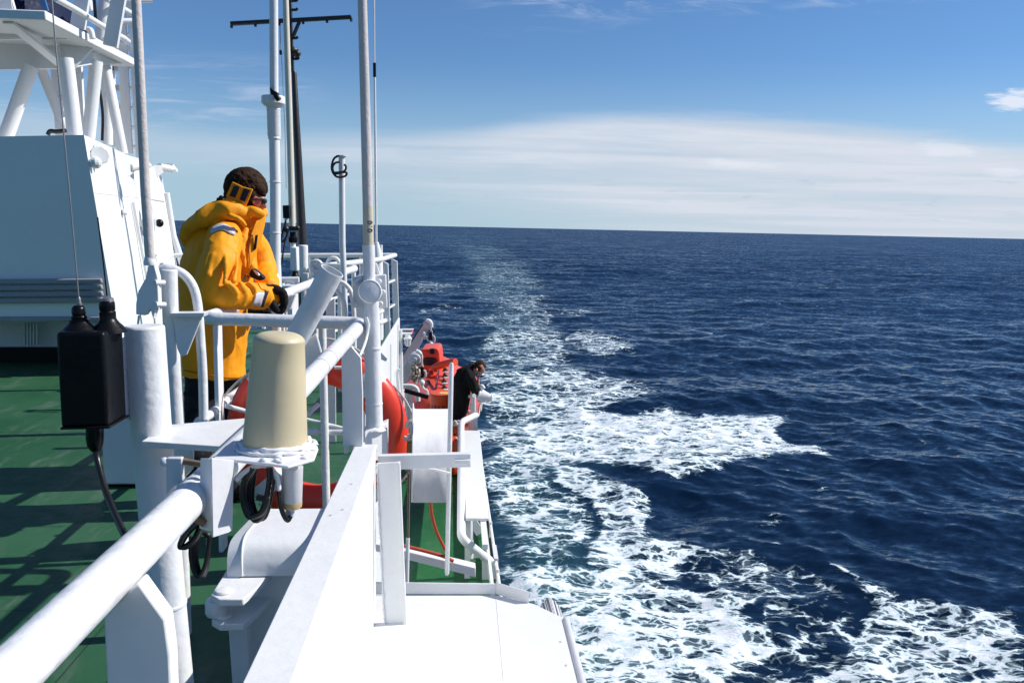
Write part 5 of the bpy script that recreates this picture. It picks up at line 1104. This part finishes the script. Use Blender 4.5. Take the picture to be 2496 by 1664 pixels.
for k, (x, y) in enumerate(((213, 450), (205, 560), (192, 640))):
    MB().prism([V3(x - 8, y - 35, 15.35 - .35 * k), V3(x + 8, y - 35, 15.35 - .35 * k), V3(x + 6, y + 35, 15.35 - .35 * k), V3(x - 10, y + 35, 15.35 - .35 * k)], (0, -.01, .02)).build("white_mark", M_white, lbt)
M_brown = mat("brown_canvas", (.13, .045, .025), .8, .3, 30)
for k, (x, y) in enumerate(((300, 345), (295, 455), (280, 560), (285, 680))):
    Dk = 15.9 - .45 * k
    MB().prism([V3(x + 40, y - 5, Dk), V3(x + 115, y + 85, Dk), V3(x, y + 95, Dk)], (0, .12, 0)).build("canvas_flap", M_brown, lbt)
    MB().prism([V3(x + 10, y + 112, Dk - .1), V3(x + 60, y + 98, Dk - .1), V3(x + 125, y + 100, Dk - .1), V3(x + 120, y + 122, Dk - .1)], (0, .1, 0)).build("white_thwart", M_white, lbt)
tx = bpy.data.curves.new("boat_name", 'FONT'); tx.body = "MARINA"; tx.size = .19; tx.align_x = 'CENTER'; tx.align_y = 'CENTER'
to = bpy.data.objects.new("boat_name", tx); COL.objects.link(to); bpy.context.view_layer.update()
me = bpy.data.meshes.new_from_object(to.evaluated_get(bpy.context.evaluated_depsgraph_get())); bpy.data.objects.remove(to)
bnm = MB(); bnm.add([W(-.33 - v_.co.y * .8, 15.0 + v_.co.x * 1.15, -2.862) for v_ in me.vertices], [tuple(p.vertices) for p in me.polygons])
bn_ = bnm.build("boat_name", M_ink, lbt); sd_ = bn_.modifiers.new("thick", 'SOLIDIFY'); sd_.thickness = .004
lifeline = MB()
for k in range(6):
    t0_, t1_ = .02 + .1 * k, .02 + .1 * (k + 1); pts_ = []
    for j in range(7):
        t = t0_ + (t1_ - t0_) * j / 6; pts_.append(W(-.14 + .82 * max(.05, math.sin(math.pi * max(t, .03)) ** .22) * 1.03, 13.7 + 4.6 * t, -3.17 - .16 * math.sin(math.pi * j / 6)))
    lifeline.tube(pts_, .014, 6)
each(lifeline, "lifeline", M_rope, lbt)

d1 = thing("davit", "grey white davit arm with round pulley head nearest the cabin side", "davit", down(V4(500, 1500, 13.2), -3.7))
D_ = 13.4
MB().prism([V4(470, 1080, D_), V4(610, 850, D_), V4(725, 985, D_), V4(690, 1110, D_), V4(700, 1195, D_), V4(688, 1252, D_), V4(610, 1250, D_), V4(545, 1405, D_), V4(440, 1500, D_), V4(400, 1500, D_), V4(400, 1190, D_)], (0, .14, 0)).build("arm", M_greywhite, d1, bevel=.008)
kk = D_ / F / 7.84
MB().lathe(V4(722, 870, D_ + .16), (0, -1, 0), [(112 * kk, 0), (118 * kk, .01), (118 * kk, .2), (105 * kk, .215), (40 * kk, .222), (36 * kk, .24)], 32).build("pulley", M_greywhite, d1)
MB().tube(spline([V4(738, 742, D_), V4(800, 770, D_), V4(835, 840, D_), V4(830, 920, D_)], 5), .03, 10).build("rim_guard", M_white, d1)
MB().tube([V4(674, 1215, D_ - .02), V4(674, 1215, D_ + .02)], .018, 10).build("hole", M_black, d1)
bs = MB(); bs.box(down(V4(400, 1500, 13.3), -3.7), V4(520, 1480, 13.7)); bs.build("base", M_greywhite, d1)
d2 = thing("davit", "pinkish shaded davit arm reaching over the far end of the lifeboat", "davit", down(V4(400, 1500, 19.0), -3.7))
D_ = 19.4
MB().prism([V4(400, 950, D_), V4(462, 835, D_), V4(860, 240, D_), V4(885, 195, D_), V4(930, 172, D_), V4(985, 185, D_), V4(1022, 240, D_), V4(1015, 310, D_), V4(940, 400, D_), V4(905, 440, D_), V4(860, 430, D_), V4(858, 560, D_), V4(800, 670, D_), V4(470, 1085, D_), V4(380, 1200, D_)], (0, .16, 0)).build("arm", M_pink, d2, bevel=.01)
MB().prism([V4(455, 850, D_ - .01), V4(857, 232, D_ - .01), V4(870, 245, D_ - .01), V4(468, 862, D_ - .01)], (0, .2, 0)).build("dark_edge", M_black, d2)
kk = D_ / F / 7.84
MB().lathe(V4(945, 255, D_ + .02), (0, -1, 0), [(60 * kk, 0), (60 * kk, .05), (20 * kk, .06)], 24).build("pulley", M_pink, d2)
MB().tube(spline([V4(940, 162, D_), V4(990, 170, D_), V4(1028, 225, D_), V4(1030, 290, D_)], 5), .045, 10).build("rim_guard", M_white, d2)
bs = MB(); bs.box(down(V4(380, 1200, 19.4), -3.7), V4(440, 1000, 19.7)); bs.build("base", M_pink, d2)
br_ = MB()
for x, y in ((880, 410), (865, 490), (905, 485)): br_.ball(V4(x, y, D_ - .05), .05, 8, 6)
each(br_, "lug", M_pink, d2)
def falls(label, D, x0, y0, ys, ye, sx0, mirror):
    f = thing("boat_fall", label, "tackle", V4(x0, ye, D))
    MB().tube([V4(x0, y0, D), V4(x0 + 6, ys[0], D)], .018, 8).build("rope", M_rope, f)
    MB().tube([V4(x0 - 6, ys[0], D), V4(x0 - 2, ys[1], D)], .045, 10).build("black_sleeve", M_black, f)
    MB().tube([V4(x0 + 18, ys[0] - 30, D), V4(x0 + 22, ys[1] + 40, D)], .02, 8).build("rope", M_rope, f)
    MB().tube([V4(x0, ys[1], D), V4(x0 + 6, ye, D)], .032, 10).build("block", M_greywhite, f)
    MB().ball(V4(x0 + 6, ye - 20, D - .03), .05, 12, 8).build("swivel", M_white, f)
    MB().tube([V4(x0 + 30, ys[0] + 70, D), V4(x0 + 75, ys[0] + 85, D), V4(x0 + 75, ys[0] + 190, D), V4(x0 + 30, ys[0] + 200, D)], .022, 8, bend=.06).build("shackle", M_pink, f)
    return f
f1 = falls("white boat fall tackle hanging from the near davit pulley", 13.3, 842, 800, (1050, 1250), 1370, 0, 0)
MB().tube([V4(858, 1370, 13.3), V4(862, 1440, 13.3), V4(900, 1480, 13.3), V4(950, 1500, 13.3), V4(962, 1580, 13.3)], .02, 8, bend=.05).build("hook", M_white, f1)
f2 = falls("white boat fall tackle hanging from the far davit tip", 19.3, 1018, 290, (385, 540), 630, 0, 0)
MB().tube([V4(962, 450, 19.3), V4(955, 540, 19.3), V4(990, 545, 19.3)], .022, 8, bend=.05).build("shackle", M_pink, f2)
MB().tube([V4(1020, 640, 19.3), V4(1022, 690, 19.3)], .03, 8).build("rope", M_rope, f2)
tr = thing("tangled_rope", "bundle of tangled brown and white rope hanging under the near davit pulley", "rope", V4(720, 1400, 13.25))
rnd = random.Random(8)
for k in range(11):
    x = 690 + 11 * k; y = 1000 + rnd.uniform(-30, 120); q = []
    for j in range(6): q.append(V4(x + rnd.uniform(-28, 28) - 7 * j, y + j * rnd.uniform(38, 58), 13.2 + rnd.uniform(-.05, .1)))
    MB().tube(spline(q, 4), rnd.uniform(.014, .024), 6).build("strand", M_oldrope if k % 3 else M_rope, tr)
r4 = thing("stern_rail", "low bent white pipe rail in front of the lifeboat's near end", "railing", down(V4(640, 1568, 12.4), -3.7))
MB().tube([V4(480, 1412, 12.4), V4(660, 1412, 12.4), V4(740, 1450, 12.4), V4(770, 1520, 12.4), V4(778, 1700, 12.4)], .035, 12, bend=.15).build("top_rail", M_rail, r4, smooth=60)
for x in (570, 640): MB().tube([V4(x, 1412, 12.4), down(V4(x + 8, 1568, 12.4), -3.7)], .026, 10).build("post", M_rail, r4)
MB().bar(Z7(520, 870, 12.2), Z7(760, 940, 12.2), .05, .06).build("lashing_bar", M_black, r4)
# ------------------------------------------------------------------ people
from mathutils import noise as mn
def blob(mb, name, m, parent, voxel, sm=6, wr=0.0, fr=(9, 9, 9), wr2=0.0, fr2=30, ridge=True, smoothang=0):
    """join overlapping closed pieces into one continuous skin, soften it and fold it like cloth"""
    org = ROOT[parent.name]
    me = bpy.data.meshes.new("tmp"); me.from_pydata([tuple(p) for p in mb.v], [], mb.f); me.update()
    bm = bmesh.new(); bm.from_mesh(me); bmesh.ops.recalc_face_normals(bm, faces=bm.faces); bm.to_mesh(me); bm.free()
    o = bpy.data.objects.new("tmp", me); COL.objects.link(o)
    r = o.modifiers.new("r", 'REMESH'); r.mode = 'VOXEL'; r.voxel_size = voxel
    s = o.modifiers.new("s", 'SMOOTH'); s.factor = .5; s.iterations = sm
    dg = bpy.context.evaluated_depsgraph_get(); dg.update()
    e = bpy.data.meshes.new_from_object(o.evaluated_get(dg)); bpy.data.objects.remove(o)
    n = len(e.vertices); co = np.empty(n * 3); no = np.empty(n * 3); e.vertices.foreach_get("co", co); e.vertex_normals.foreach_get("vector", no)
    co = co.reshape(-1, 3); no = no.reshape(-1, 3)
    if wr or wr2:
        d = np.zeros(n)
        for i in range(n):
            x, y, z = co[i]
            if wr:
                q = Vector((x * fr[0], y * fr[1], z * fr[2])); w_ = mn.noise_vector(q * .6) * .55
                a = mn.noise(q + w_); b = mn.noise(q * 2.1 + w_ * 1.5 + Vector((7, 3, 1)))
                d[i] += wr * (.95 * (1 - min(1, abs(a) * 2.6)) ** 1.5 + .45 * (1 - min(1, abs(b) * 2.4)) ** 1.4 - .5 * max(0, mn.noise(q * .8 + Vector((3, 9, 4)))) - .25) if ridge else wr * a
            if wr2: d[i] += wr2 * mn.noise(Vector((x, y, z)) * fr2)
        co = co + no * d[:, None]
    co = co - np.array(org); e.vertices.foreach_set("co", co.ravel()); e.update(); e.shade_smooth()
    ob = bpy.data.objects.new(name, e); COL.objects.link(ob); e.name = name
    e.materials.clear(); e.materials.append(m); ob.parent = parent; ROOT[ob.name] = org; return ob
def chain(mb, pts, n=5, seg=18, flat0=False):
    """tube through (px, py, D, radius in photo pixels), with rounded ends"""
    P = [U(a, b, d) for a, b, d, r in pts]; Rr = [r * d / F for a, b, d, r in pts]
    S = spline(P, n); rr = []
    for i in range(len(pts) - 1): rr += [Rr[i] + (Rr[i + 1] - Rr[i]) * k / n for k in range(n)]
    rr.append(Rr[-1]); mb.tube(S, rr, seg)
    if not flat0: mb.ball(P[0], Rr[0] * .98, 14, 10)
    mb.ball(P[-1], Rr[-1] * .98, 14, 10); return mb
def chz(Zf, s, x0, y0, pts): return [(x0 + x / s, y0 + y / s, d, r / s) for x, y, d, r in pts]

# --- the man in yellow
pm = thing("person", "man in a yellow parka with dark hair and sunglasses leaning on the handrail", "person", down(U(520, 1240, 4.5), -1.55))
sk_ = MB()
chain(sk_, [(570, 540, 4.50, 30), (588, 510, 4.50, 27), (602, 484, 4.50, 30)])
chain(sk_, [(600, 462, 4.50, 44), (610, 478, 4.49, 36), (622, 494, 4.48, 22)])          # skull, jaw
chain(sk_, [(636, 486, 4.46, 11), (643, 497, 4.46, 7), (646, 504, 4.46, 5)])            # nose
chain(sk_, [(632, 508, 4.46, 9), (622, 513, 4.46, 11)])                                  # mouth and chin
body = blob(sk_, "body", M_skin, pm, .007, 3)
ear = MB(); ear.ball(U(625.5, 491, 4.405), .030, 14, 10, (.55, .35, 1.0), Matrix.Rotation(R(-18), 3, 'Y')); ear.torus(U(625.5, 491, 4.398), (0.2, -1, 0), .017, .006, 20, 8)
blob(ear, "ear", mat("reddened_skin", (.60, .16, .12), .5), pm, .004, 2)
hm = MB()
chain(hm, [(590, 470, 4.50, 42), (595, 456, 4.50, 44), (605, 453, 4.50, 44), (618, 460, 4.50, 32)], seg=24)
chain(hm, [(618, 452, 4.47, 26), (634, 464, 4.46, 15), (640, 472, 4.46, 9)])
chain(hm, [(585, 478, 4.50, 38), (583, 496, 4.50, 31)]); chain(hm, [(603, 478, 4.47, 34), (609, 492, 4.45, 22)])
rnd = random.Random(12); hc = U(599, 458, 4.5)
for k in range(420):
    a = rnd.uniform(0, 6.283); el = rnd.uniform(-.2, 1.45); dv = Vector((math.cos(a) * math.cos(el), math.sin(a) * math.cos(el), math.sin(el)))
    p = hc + Vector((dv.x * .104, dv.y * .098, dv.z * .099)); sw_ = Vector((.6, .2, -.5)) + Vector((rnd.uniform(-.5, .5), rnd.uniform(-.5, .5), rnd.uniform(-.3, .6)))
    sw_ = (sw_ - dv * sw_.dot(dv)).normalized()
    hm.tube([p - dv * .006 - sw_ * .014, p + dv * .005, p + sw_ * .018 + dv * .006], [.0055, .0048, .001], 6)
blob(hm, "hair", M_hair, pm, .0038, 0, wr2=.002, fr2=120)
gs_ = MB(); gs_.ball(U(640, 491, 4.42), .021, 14, 10, (.9, .4, .72)); gs_.ball(U(647, 490, 4.45), .014, 12, 9, (.6, 1.2, .9))
gs_.tube([U(640, 487, 4.40), U(626, 485, 4.385), U(612, 489, 4.39)], .004, 8)
gs_.build("sunglasses", M_glass, pm, smooth=80)
tr_ = MB()
chain(tr_, [(492, 880, 4.47, 34), (487, 960, 4.45, 36), (482, 1060, 4.42, 37), (478, 1180, 4.40, 31), (476, 1228, 4.40, 30)])
chain(tr_, [(545, 880, 4.58, 32), (552, 960, 4.60, 35), (556, 1060, 4.62, 34), (552, 1170, 4.62, 29), (550, 1205, 4.62, 28)])
blob(tr_, "trousers", M_trouser, pm, .011, 4, wr=.010, fr=(7, 7, 12))
for (x, y, d) in ((480, 1240, 4.40), (554, 1215, 4.62)):
    bo = MB(); p = down(U(x, y, d), -1.55); bo.ball(p + Vector((.05, 0, .05)), .06, 16, 10, (2.0, .9, .8)); bo.ball(p + Vector((0, 0, .08)), .055, 14, 10, (1, 1, 1.5))
    blob(bo, "boot", M_black, pm, .010, 3)
jk = MB()
chain(jk, [(516, 912, 4.50, 75), (517, 850, 4.50, 79), (519, 800, 4.50, 83), (519, 740, 4.50, 84), (526, 690, 4.50, 83), (530, 640, 4.50, 78), (537, 600, 4.50, 72), (541, 565, 4.50, 64), (547, 540, 4.50, 50)], seg=28, flat0=True)
chain(jk, [(545, 580, 4.32, 40), (535, 640, 4.20, 43), (520, 700, 4.15, 40), (524, 720, 4.14, 36), (562, 720, 4.15, 33), (612, 720, 4.22, 30), (650, 724, 4.30, 28), (661, 725, 4.33, 27)])
for q in ([(548, 590, 4.225, 5), (551, 640, 4.105, 5), (548, 690, 4.065, 4)], [(575, 588, 4.25, 5), (578, 640, 4.17, 5), (570, 685, 4.10, 4)], [(520, 620, 4.13, 5), (508, 670, 4.08, 5)],
          [(556, 692, 4.08, 5), (578, 715, 4.085, 5), (566, 742, 4.09, 4)], [(586, 692, 4.12, 5), (600, 718, 4.125, 5), (590, 744, 4.13, 4)], [(606, 690, 4.16, 4), (622, 705, 4.16, 5), (618, 740, 4.17, 4)],
          [(600, 560, 4.36, 6), (590, 600, 4.33, 6), (596, 650, 4.32, 5)], [(560, 525, 4.25, 5), (585, 535, 4.26, 5), (596, 548, 4.29, 4)]): chain(jk, q, n=5, seg=8)
chain(jk, [(590, 575, 4.68, 40), (622, 612, 4.76, 36), (640, 650, 4.76, 33), (645, 672, 4.70, 28), (655, 694, 4.58, 22)])
chain(jk, [(556, 545, 4.50, 50), (582, 536, 4.49, 46), (606, 530, 4.48, 38), (622, 527, 4.47, 28), (634, 524, 4.46, 16)])
chain(jk, [(598, 512, 4.41, 12), (616, 514, 4.38, 13), (634, 519, 4.40, 11), (644, 522, 4.45, 8)])
chain(jk, [(598, 512, 4.58, 12), (616, 514, 4.60, 13), (634, 518, 4.58, 11), (645, 521, 4.50, 8)])                 # collar
chain(jk, [(636, 522, 4.47, 13), (632, 545, 4.46, 12), (622, 575, 4.46, 12), (612, 620, 4.46, 14), (608, 660, 4.45, 18)])  # front edge
chain(jk, [(454, 594, 4.46, 10), (455, 574, 4.43, 14), (468, 550, 4.38, 18), (495, 531, 4.33, 21), (526, 518, 4.34, 22), (556, 512, 4.34, 21), (584, 516, 4.36, 18), (600, 524, 4.38, 12)])  # hood
chain(jk, [(470, 575, 4.6, 20), (490, 545, 4.6, 24), (520, 522, 4.6, 26), (555, 508, 4.6, 22)])
chain(jk, [(545, 502, 4.44, 14), (570, 498, 4.42, 16), (592, 508, 4.42, 14)])
jacket = blob(jk, "jacket", M_yellow, pm, .0065, 3, wr=.010, fr=(6.0, 6.0, 4.0), wr2=.0015, fr2=30)
# cords, pocket and hem details
MB().tube(spline([U(x, y, 4.335) for x, y in ((448, 902), (480, 908), (515, 915), (550, 921), (585, 922))], 6), .004, 6).build("hem_cord", mat("dark_yellow_seam", (.45, .14, .006), .6), jacket)
def wrap(pts, name, m, off, parent, th=.003):
    """patch laid on the cloth: grid of photo pixels dropped onto the jacket from the camera side"""
    dg = bpy.context.evaluated_depsgraph_get(); org = ROOT[parent.name]; me = jacket.data
    from mathutils.bvhtree import BVHTree
    bv = BVHTree.FromPolygons([v.co + org for v in me.vertices], [tuple(p.vertices) for p in me.polygons])
    rows = []
    for row in pts:
        rr = []
        for x, y in row:
            d = (RW @ _ray(x, y)).normalized(); h = bv.ray_cast(Vector((0, 0, H)), d)
            q = h[0] if h[0] is not None else U(x, y, 4.4); rr.append(q - d * off)
        rows.append(rr)
    n, k = len(rows), len(rows[0]); mb = MB(); mb.add([p for r_ in rows for p in r_], [(i * k + j, i * k + j + 1, (i + 1) * k + j + 1, (i + 1) * k + j) for i in range(n - 1) for j in range(k - 1)])
    o = mb.build(name, m, parent, smooth=60); sd = o.modifiers.new("thick", 'SOLIDIFY'); sd.thickness = th; return o
def quadgrid(a, b, c, d, n=8, m=8):
    """photo-pixel grid over a quad a-b-c-d"""
    out = []
    for i in range(n + 1):
        t = i / n; l = (a[0] + (d[0] - a[0]) * t, a[1] + (d[1] - a[1]) * t); r_ = (b[0] + (c[0] - b[0]) * t, b[1] + (c[1] - b[1]) * t)
        out.append([(l[0] + (r_[0] - l[0]) * j / m, l[1] + (r_[1] - l[1]) * j / m) for j in range(m + 1)])
    return out
def z4(x, y): return (400 + x / 4.612, 380 + y / 4.612)
def v1(x, y): return (420 + x / 5.227, 600 + y / 5.227)
arcg = []
for t in np.linspace(0, 1, 10):      # curved shoulder tape
    x = 515 + 285 * t; yt = 815 - 60 * math.sin(math.pi * min(1, t * 1.25) * .8) + 55 * max(0, t - .5) ; hgt = 62 + 20 * t
    arcg.append([z4(x, yt + hgt * s_) for s_ in (0, .33, .66, 1)])
wrap(arcg, "shoulder_tape", M_silver, .010, jacket)
wrap(quadgrid(v1(1085, 585), v1(1182, 588), v1(1125, 770), v1(1020, 748)), "cuff_tape", M_silver, .006, jacket)
wrap(quadgrid(v1(1184, 565), v1(1232, 572), v1(1158, 782), v1(1126, 772)), "cuff_band", M_navy, .006, jacket)
wrap(quadgrid(v1(1065, 440), v1(1190, 465), v1(1200, 560), v1(1140, 545)), "cuff_tab", M_yellow, .006, jacket, .004)
fl_ = MB().prism([Z4(765, 290, 4.335), Z4(880, 345, 4.34), Z4(995, 376, 4.345), Z4(955, 470, 4.355), Z4(905, 590, 4.365), Z4(800, 520, 4.36), Z4(690, 455, 4.35)], (0.002, .010, 0)).build("hood_flap", M_yellow, jacket, bevel=.003)
for q in ([(785, 335), (850, 345), (795, 472), (732, 450)], [(895, 365), (965, 385), (905, 515), (845, 490)]):
    MB().prism([Z4(x, y, 4.327 + .025 * (y - 300) / 250) for x, y in q], (0, .008, 0)).build("fastener_patch", M_navy, fl_, bevel=.0015)
ff = MB().prism([U(647, 520, 4.42), U(643, 550, 4.40), U(634, 585, 4.38), U(620, 615, 4.36), U(606, 655, 4.34), U(605, 615, 4.34), U(612, 570, 4.35), U(624, 540, 4.37), U(634, 525, 4.40)], (0.004, .010, 0)); ff.build("front_flap", M_yellow, jacket, bevel=.003)
for q in ([(611, 572), (616, 572), (612, 600), (607, 600)], [(622, 574), (628, 572), (624, 606), (617, 612)]):
    MB().prism([U(x, y, 4.352) for x, y in q], (0, .008, 0)).build("fastener_patch", M_navy, jacket)
tg = MB(); tg.ball(Z4(640, 470, 4.33), .012, 10, 8); tg.tube(spline([Z4(580, 520, 4.34), Z4(610, 485, 4.33), Z4(650, 455, 4.33), Z4(675, 475, 4.34)], 5), .004, 8); tg.ball(Z4(610, 490, 4.335), .010, 10, 8)
tg.build("cord_toggle", M_black, jacket)
MB().tube(spline([v for v in (Z4(955, 1170, 4.30), Z4(905, 1000, 4.32), Z4(860, 870, 4.36), Z4(820, 800, 4.38))], 5), .0015, 6).build("seam", M_trouser, jacket) if False else None
# gloved hands: near one hooked over the rail, far one gripping below
g1 = MB()
chain(g1, [(655, 716, 4.33, 22), (672, 716, 4.35, 22), (682, 722, 4.38, 16)])
for k in range(4):
    d0 = 4.29 + .034 * k; L = (0, 4, 3, -3)[k]
    chain(g1, [(676, 708 + k, d0, 11), (689, 713 + k, d0 + .005, 10), (693, 731, d0 + .01, 9), (690, 748 + L, d0 + .012, 8), (681, 757 + L, d0 + .012, 7)], n=4, seg=12)
chain(g1, [(660, 735, 4.27, 10), (668, 748, 4.26, 9), (674, 757, 4.27, 8)], n=4, seg=12)
blob(g1, "glove", M_blackcloth, pm, .0055, 2, wr=.003, fr=(22, 22, 22))
g2 = MB(); chain(g2, [(648, 752, 4.50, 13), (628, 757, 4.50, 13), (608, 760, 4.50, 10)], n=4)
for k in range(4): chain(g2, [(642 - 10 * k, 752, 4.44, 7), (640 - 10 * k, 762, 4.42, 7), (643 - 10 * k, 768, 4.46, 6)], n=4, seg=10)
chain(g2, [(650, 742, 4.46, 8), (652, 756, 4.43, 7), (646, 764, 4.43, 6)], n=4, seg=10)
blob(g2, "glove", M_blackcloth, pm, .0055, 2, wr=.003, fr=(22, 22, 22))
cmr = thing("compact_camera", "small black and silver compact camera held at the yellow jacket", "camera", V1(1065, 440, 4.28))
cbk = [V1(985, 325, 4.30), V1(1010, 285, 4.30), V1(1050, 292, 4.30), V1(1165, 395, 4.30), V1(1160, 432, 4.30), V1(1110, 442, 4.30), V1(1000, 400, 4.30), V1(972, 360, 4.30)]
MB().prism(cbk, (0, .05, 0)).build("body", M_black, cmr, bevel=.006, bseg=3)
MB().prism([V1(1020, 300, 4.292), V1(1055, 305, 4.292), V1(1120, 365, 4.292), V1(1105, 385, 4.292), V1(1065, 360, 4.292)], (0, .012, 0)).build("silver_front", mat("brushed_silver", (.7, .7, .72), .25, metal=.9), cmr, bevel=.002)
MB().tube(spline([V1(990, 290, 4.3), V1(985, 180, 4.3), V1(975, 60, 4.32), V1(962, -80, 4.34)], 5), .0018, 6).build("neck_cord", M_trouser, cmr)
MB().tube(spline([V1(975, 400, 4.28), V1(950, 365, 4.26), V1(930, 385, 4.25), V1(915, 425, 4.24)], 5), .003, 6).build("wrist_strap", M_black, cmr)

# --- the man in black on the lower deck
pb_ = thing("person", "man in a long black coat bending over the lower rail towards the water", "person", down(V3(600, 1568, 12.6), -3.7))
cv3 = lambda pts: chz(None, 7.84, 1040, 850, pts)
b = MB(); D_ = 12.6
chain(b, cv3([(900, 430, D_, 70), (960, 400, D_, 72), (1000, 360, D_, 92)])); chain(b, cv3([(1010, 330, D_, 95), (1040, 390, D_, 78), (1030, 450, D_, 50), (1020, 480, D_, 34)]))
chain(b, cv3([(1085, 420, D_, 20), (1092, 440, D_, 15)])); chain(b, cv3([(955, 392, D_ - .09, 26), (960, 410, D_ - .09, 22)]))
chain(b, cv3([(965, 700, D_ - .05, 40), (985, 620, D_ - .05, 34), (990, 570, D_ - .05, 24)]))
for k in range(4): chain(b, cv3([(985, 590, D_ - .09 + .03 * k, 13), (1005, 555 + 4 * k, D_ - .09 + .03 * k, 12), (1000, 530 + 5 * k, D_ - .09 + .03 * k, 10)]), n=3, seg=8)
chain(b, cv3([(975, 610, D_ - .12, 13), (992, 580, D_ - .13, 11)]), n=3, seg=8)
blob(b, "body", M_skin, pb_, .010, 2)
h = MB(); chain(h, cv3([(950, 350, D_, 72), (985, 310, D_, 88), (1030, 295, D_, 82), (1085, 330, D_, 52), (1095, 350, D_, 40)])); chain(h, cv3([(940, 390, D_ + .02, 62), (950, 420, D_ + .04, 48)])); chain(h, cv3([(1005, 370, D_ - .05, 50), (1010, 410, D_ - .06, 30)]))
blob(h, "hair", M_hair, pb_, .010, 1, wr2=.008, fr2=45)
c = MB()
chain(c, cv3([(600, 1330, D_, 105), (630, 1180, D_, 140), (650, 1000, D_, 158), (675, 800, D_, 172), (680, 600, D_, 176), (700, 470, D_, 130), (760, 420, D_, 95)]), seg=26)
chain(c, cv3([(790, 430, D_, 90), (850, 400, D_, 78), (900, 420, D_, 62), (935, 450, D_, 48)]))
chain(c, cv3([(815, 300, D_ + .05, 26), (850, 345, D_ + .02, 50)]))
chain(c, cv3([(810, 500, D_ - .10, 95), (870, 640, D_ - .13, 88), (915, 790, D_ - .14, 76), (935, 830, D_ - .13, 62), (955, 760, D_ - .10, 54), (968, 690, D_ - .07, 46)]))
chain(c, cv3([(830, 520, D_ + .2, 85), (920, 700, D_ + .2, 70), (950, 640, D_ + .1, 45)]))
blob(c, "coat", M_blackcloth, pb_, .018, 4, wr=.022, fr=(5, 5, 2.5))
l = MB(); chain(l, cv3([(570, 1300, D_ - .05, 90), (575, 1450, D_ - .05, 80), (580, 1640, D_ - .05, 70)])); chain(l, cv3([(655, 1280, D_ + .12, 85), (660, 1450, D_ + .12, 72), (660, 1640, D_ + .12, 62)]))
blob(l, "trousers", M_blackcloth, pb_, .02, 3, wr=.015, fr=(5, 5, 4))
for x, d in ((585, D_ - .05), (665, D_ + .12)):
    s = MB(); p = down(V3(x, 1700, d), -3.7); s.ball(p + Vector((.07, 0, .05)), .065, 14, 10, (2, .9, .8)); s.build("shoe", M_black, pb_)
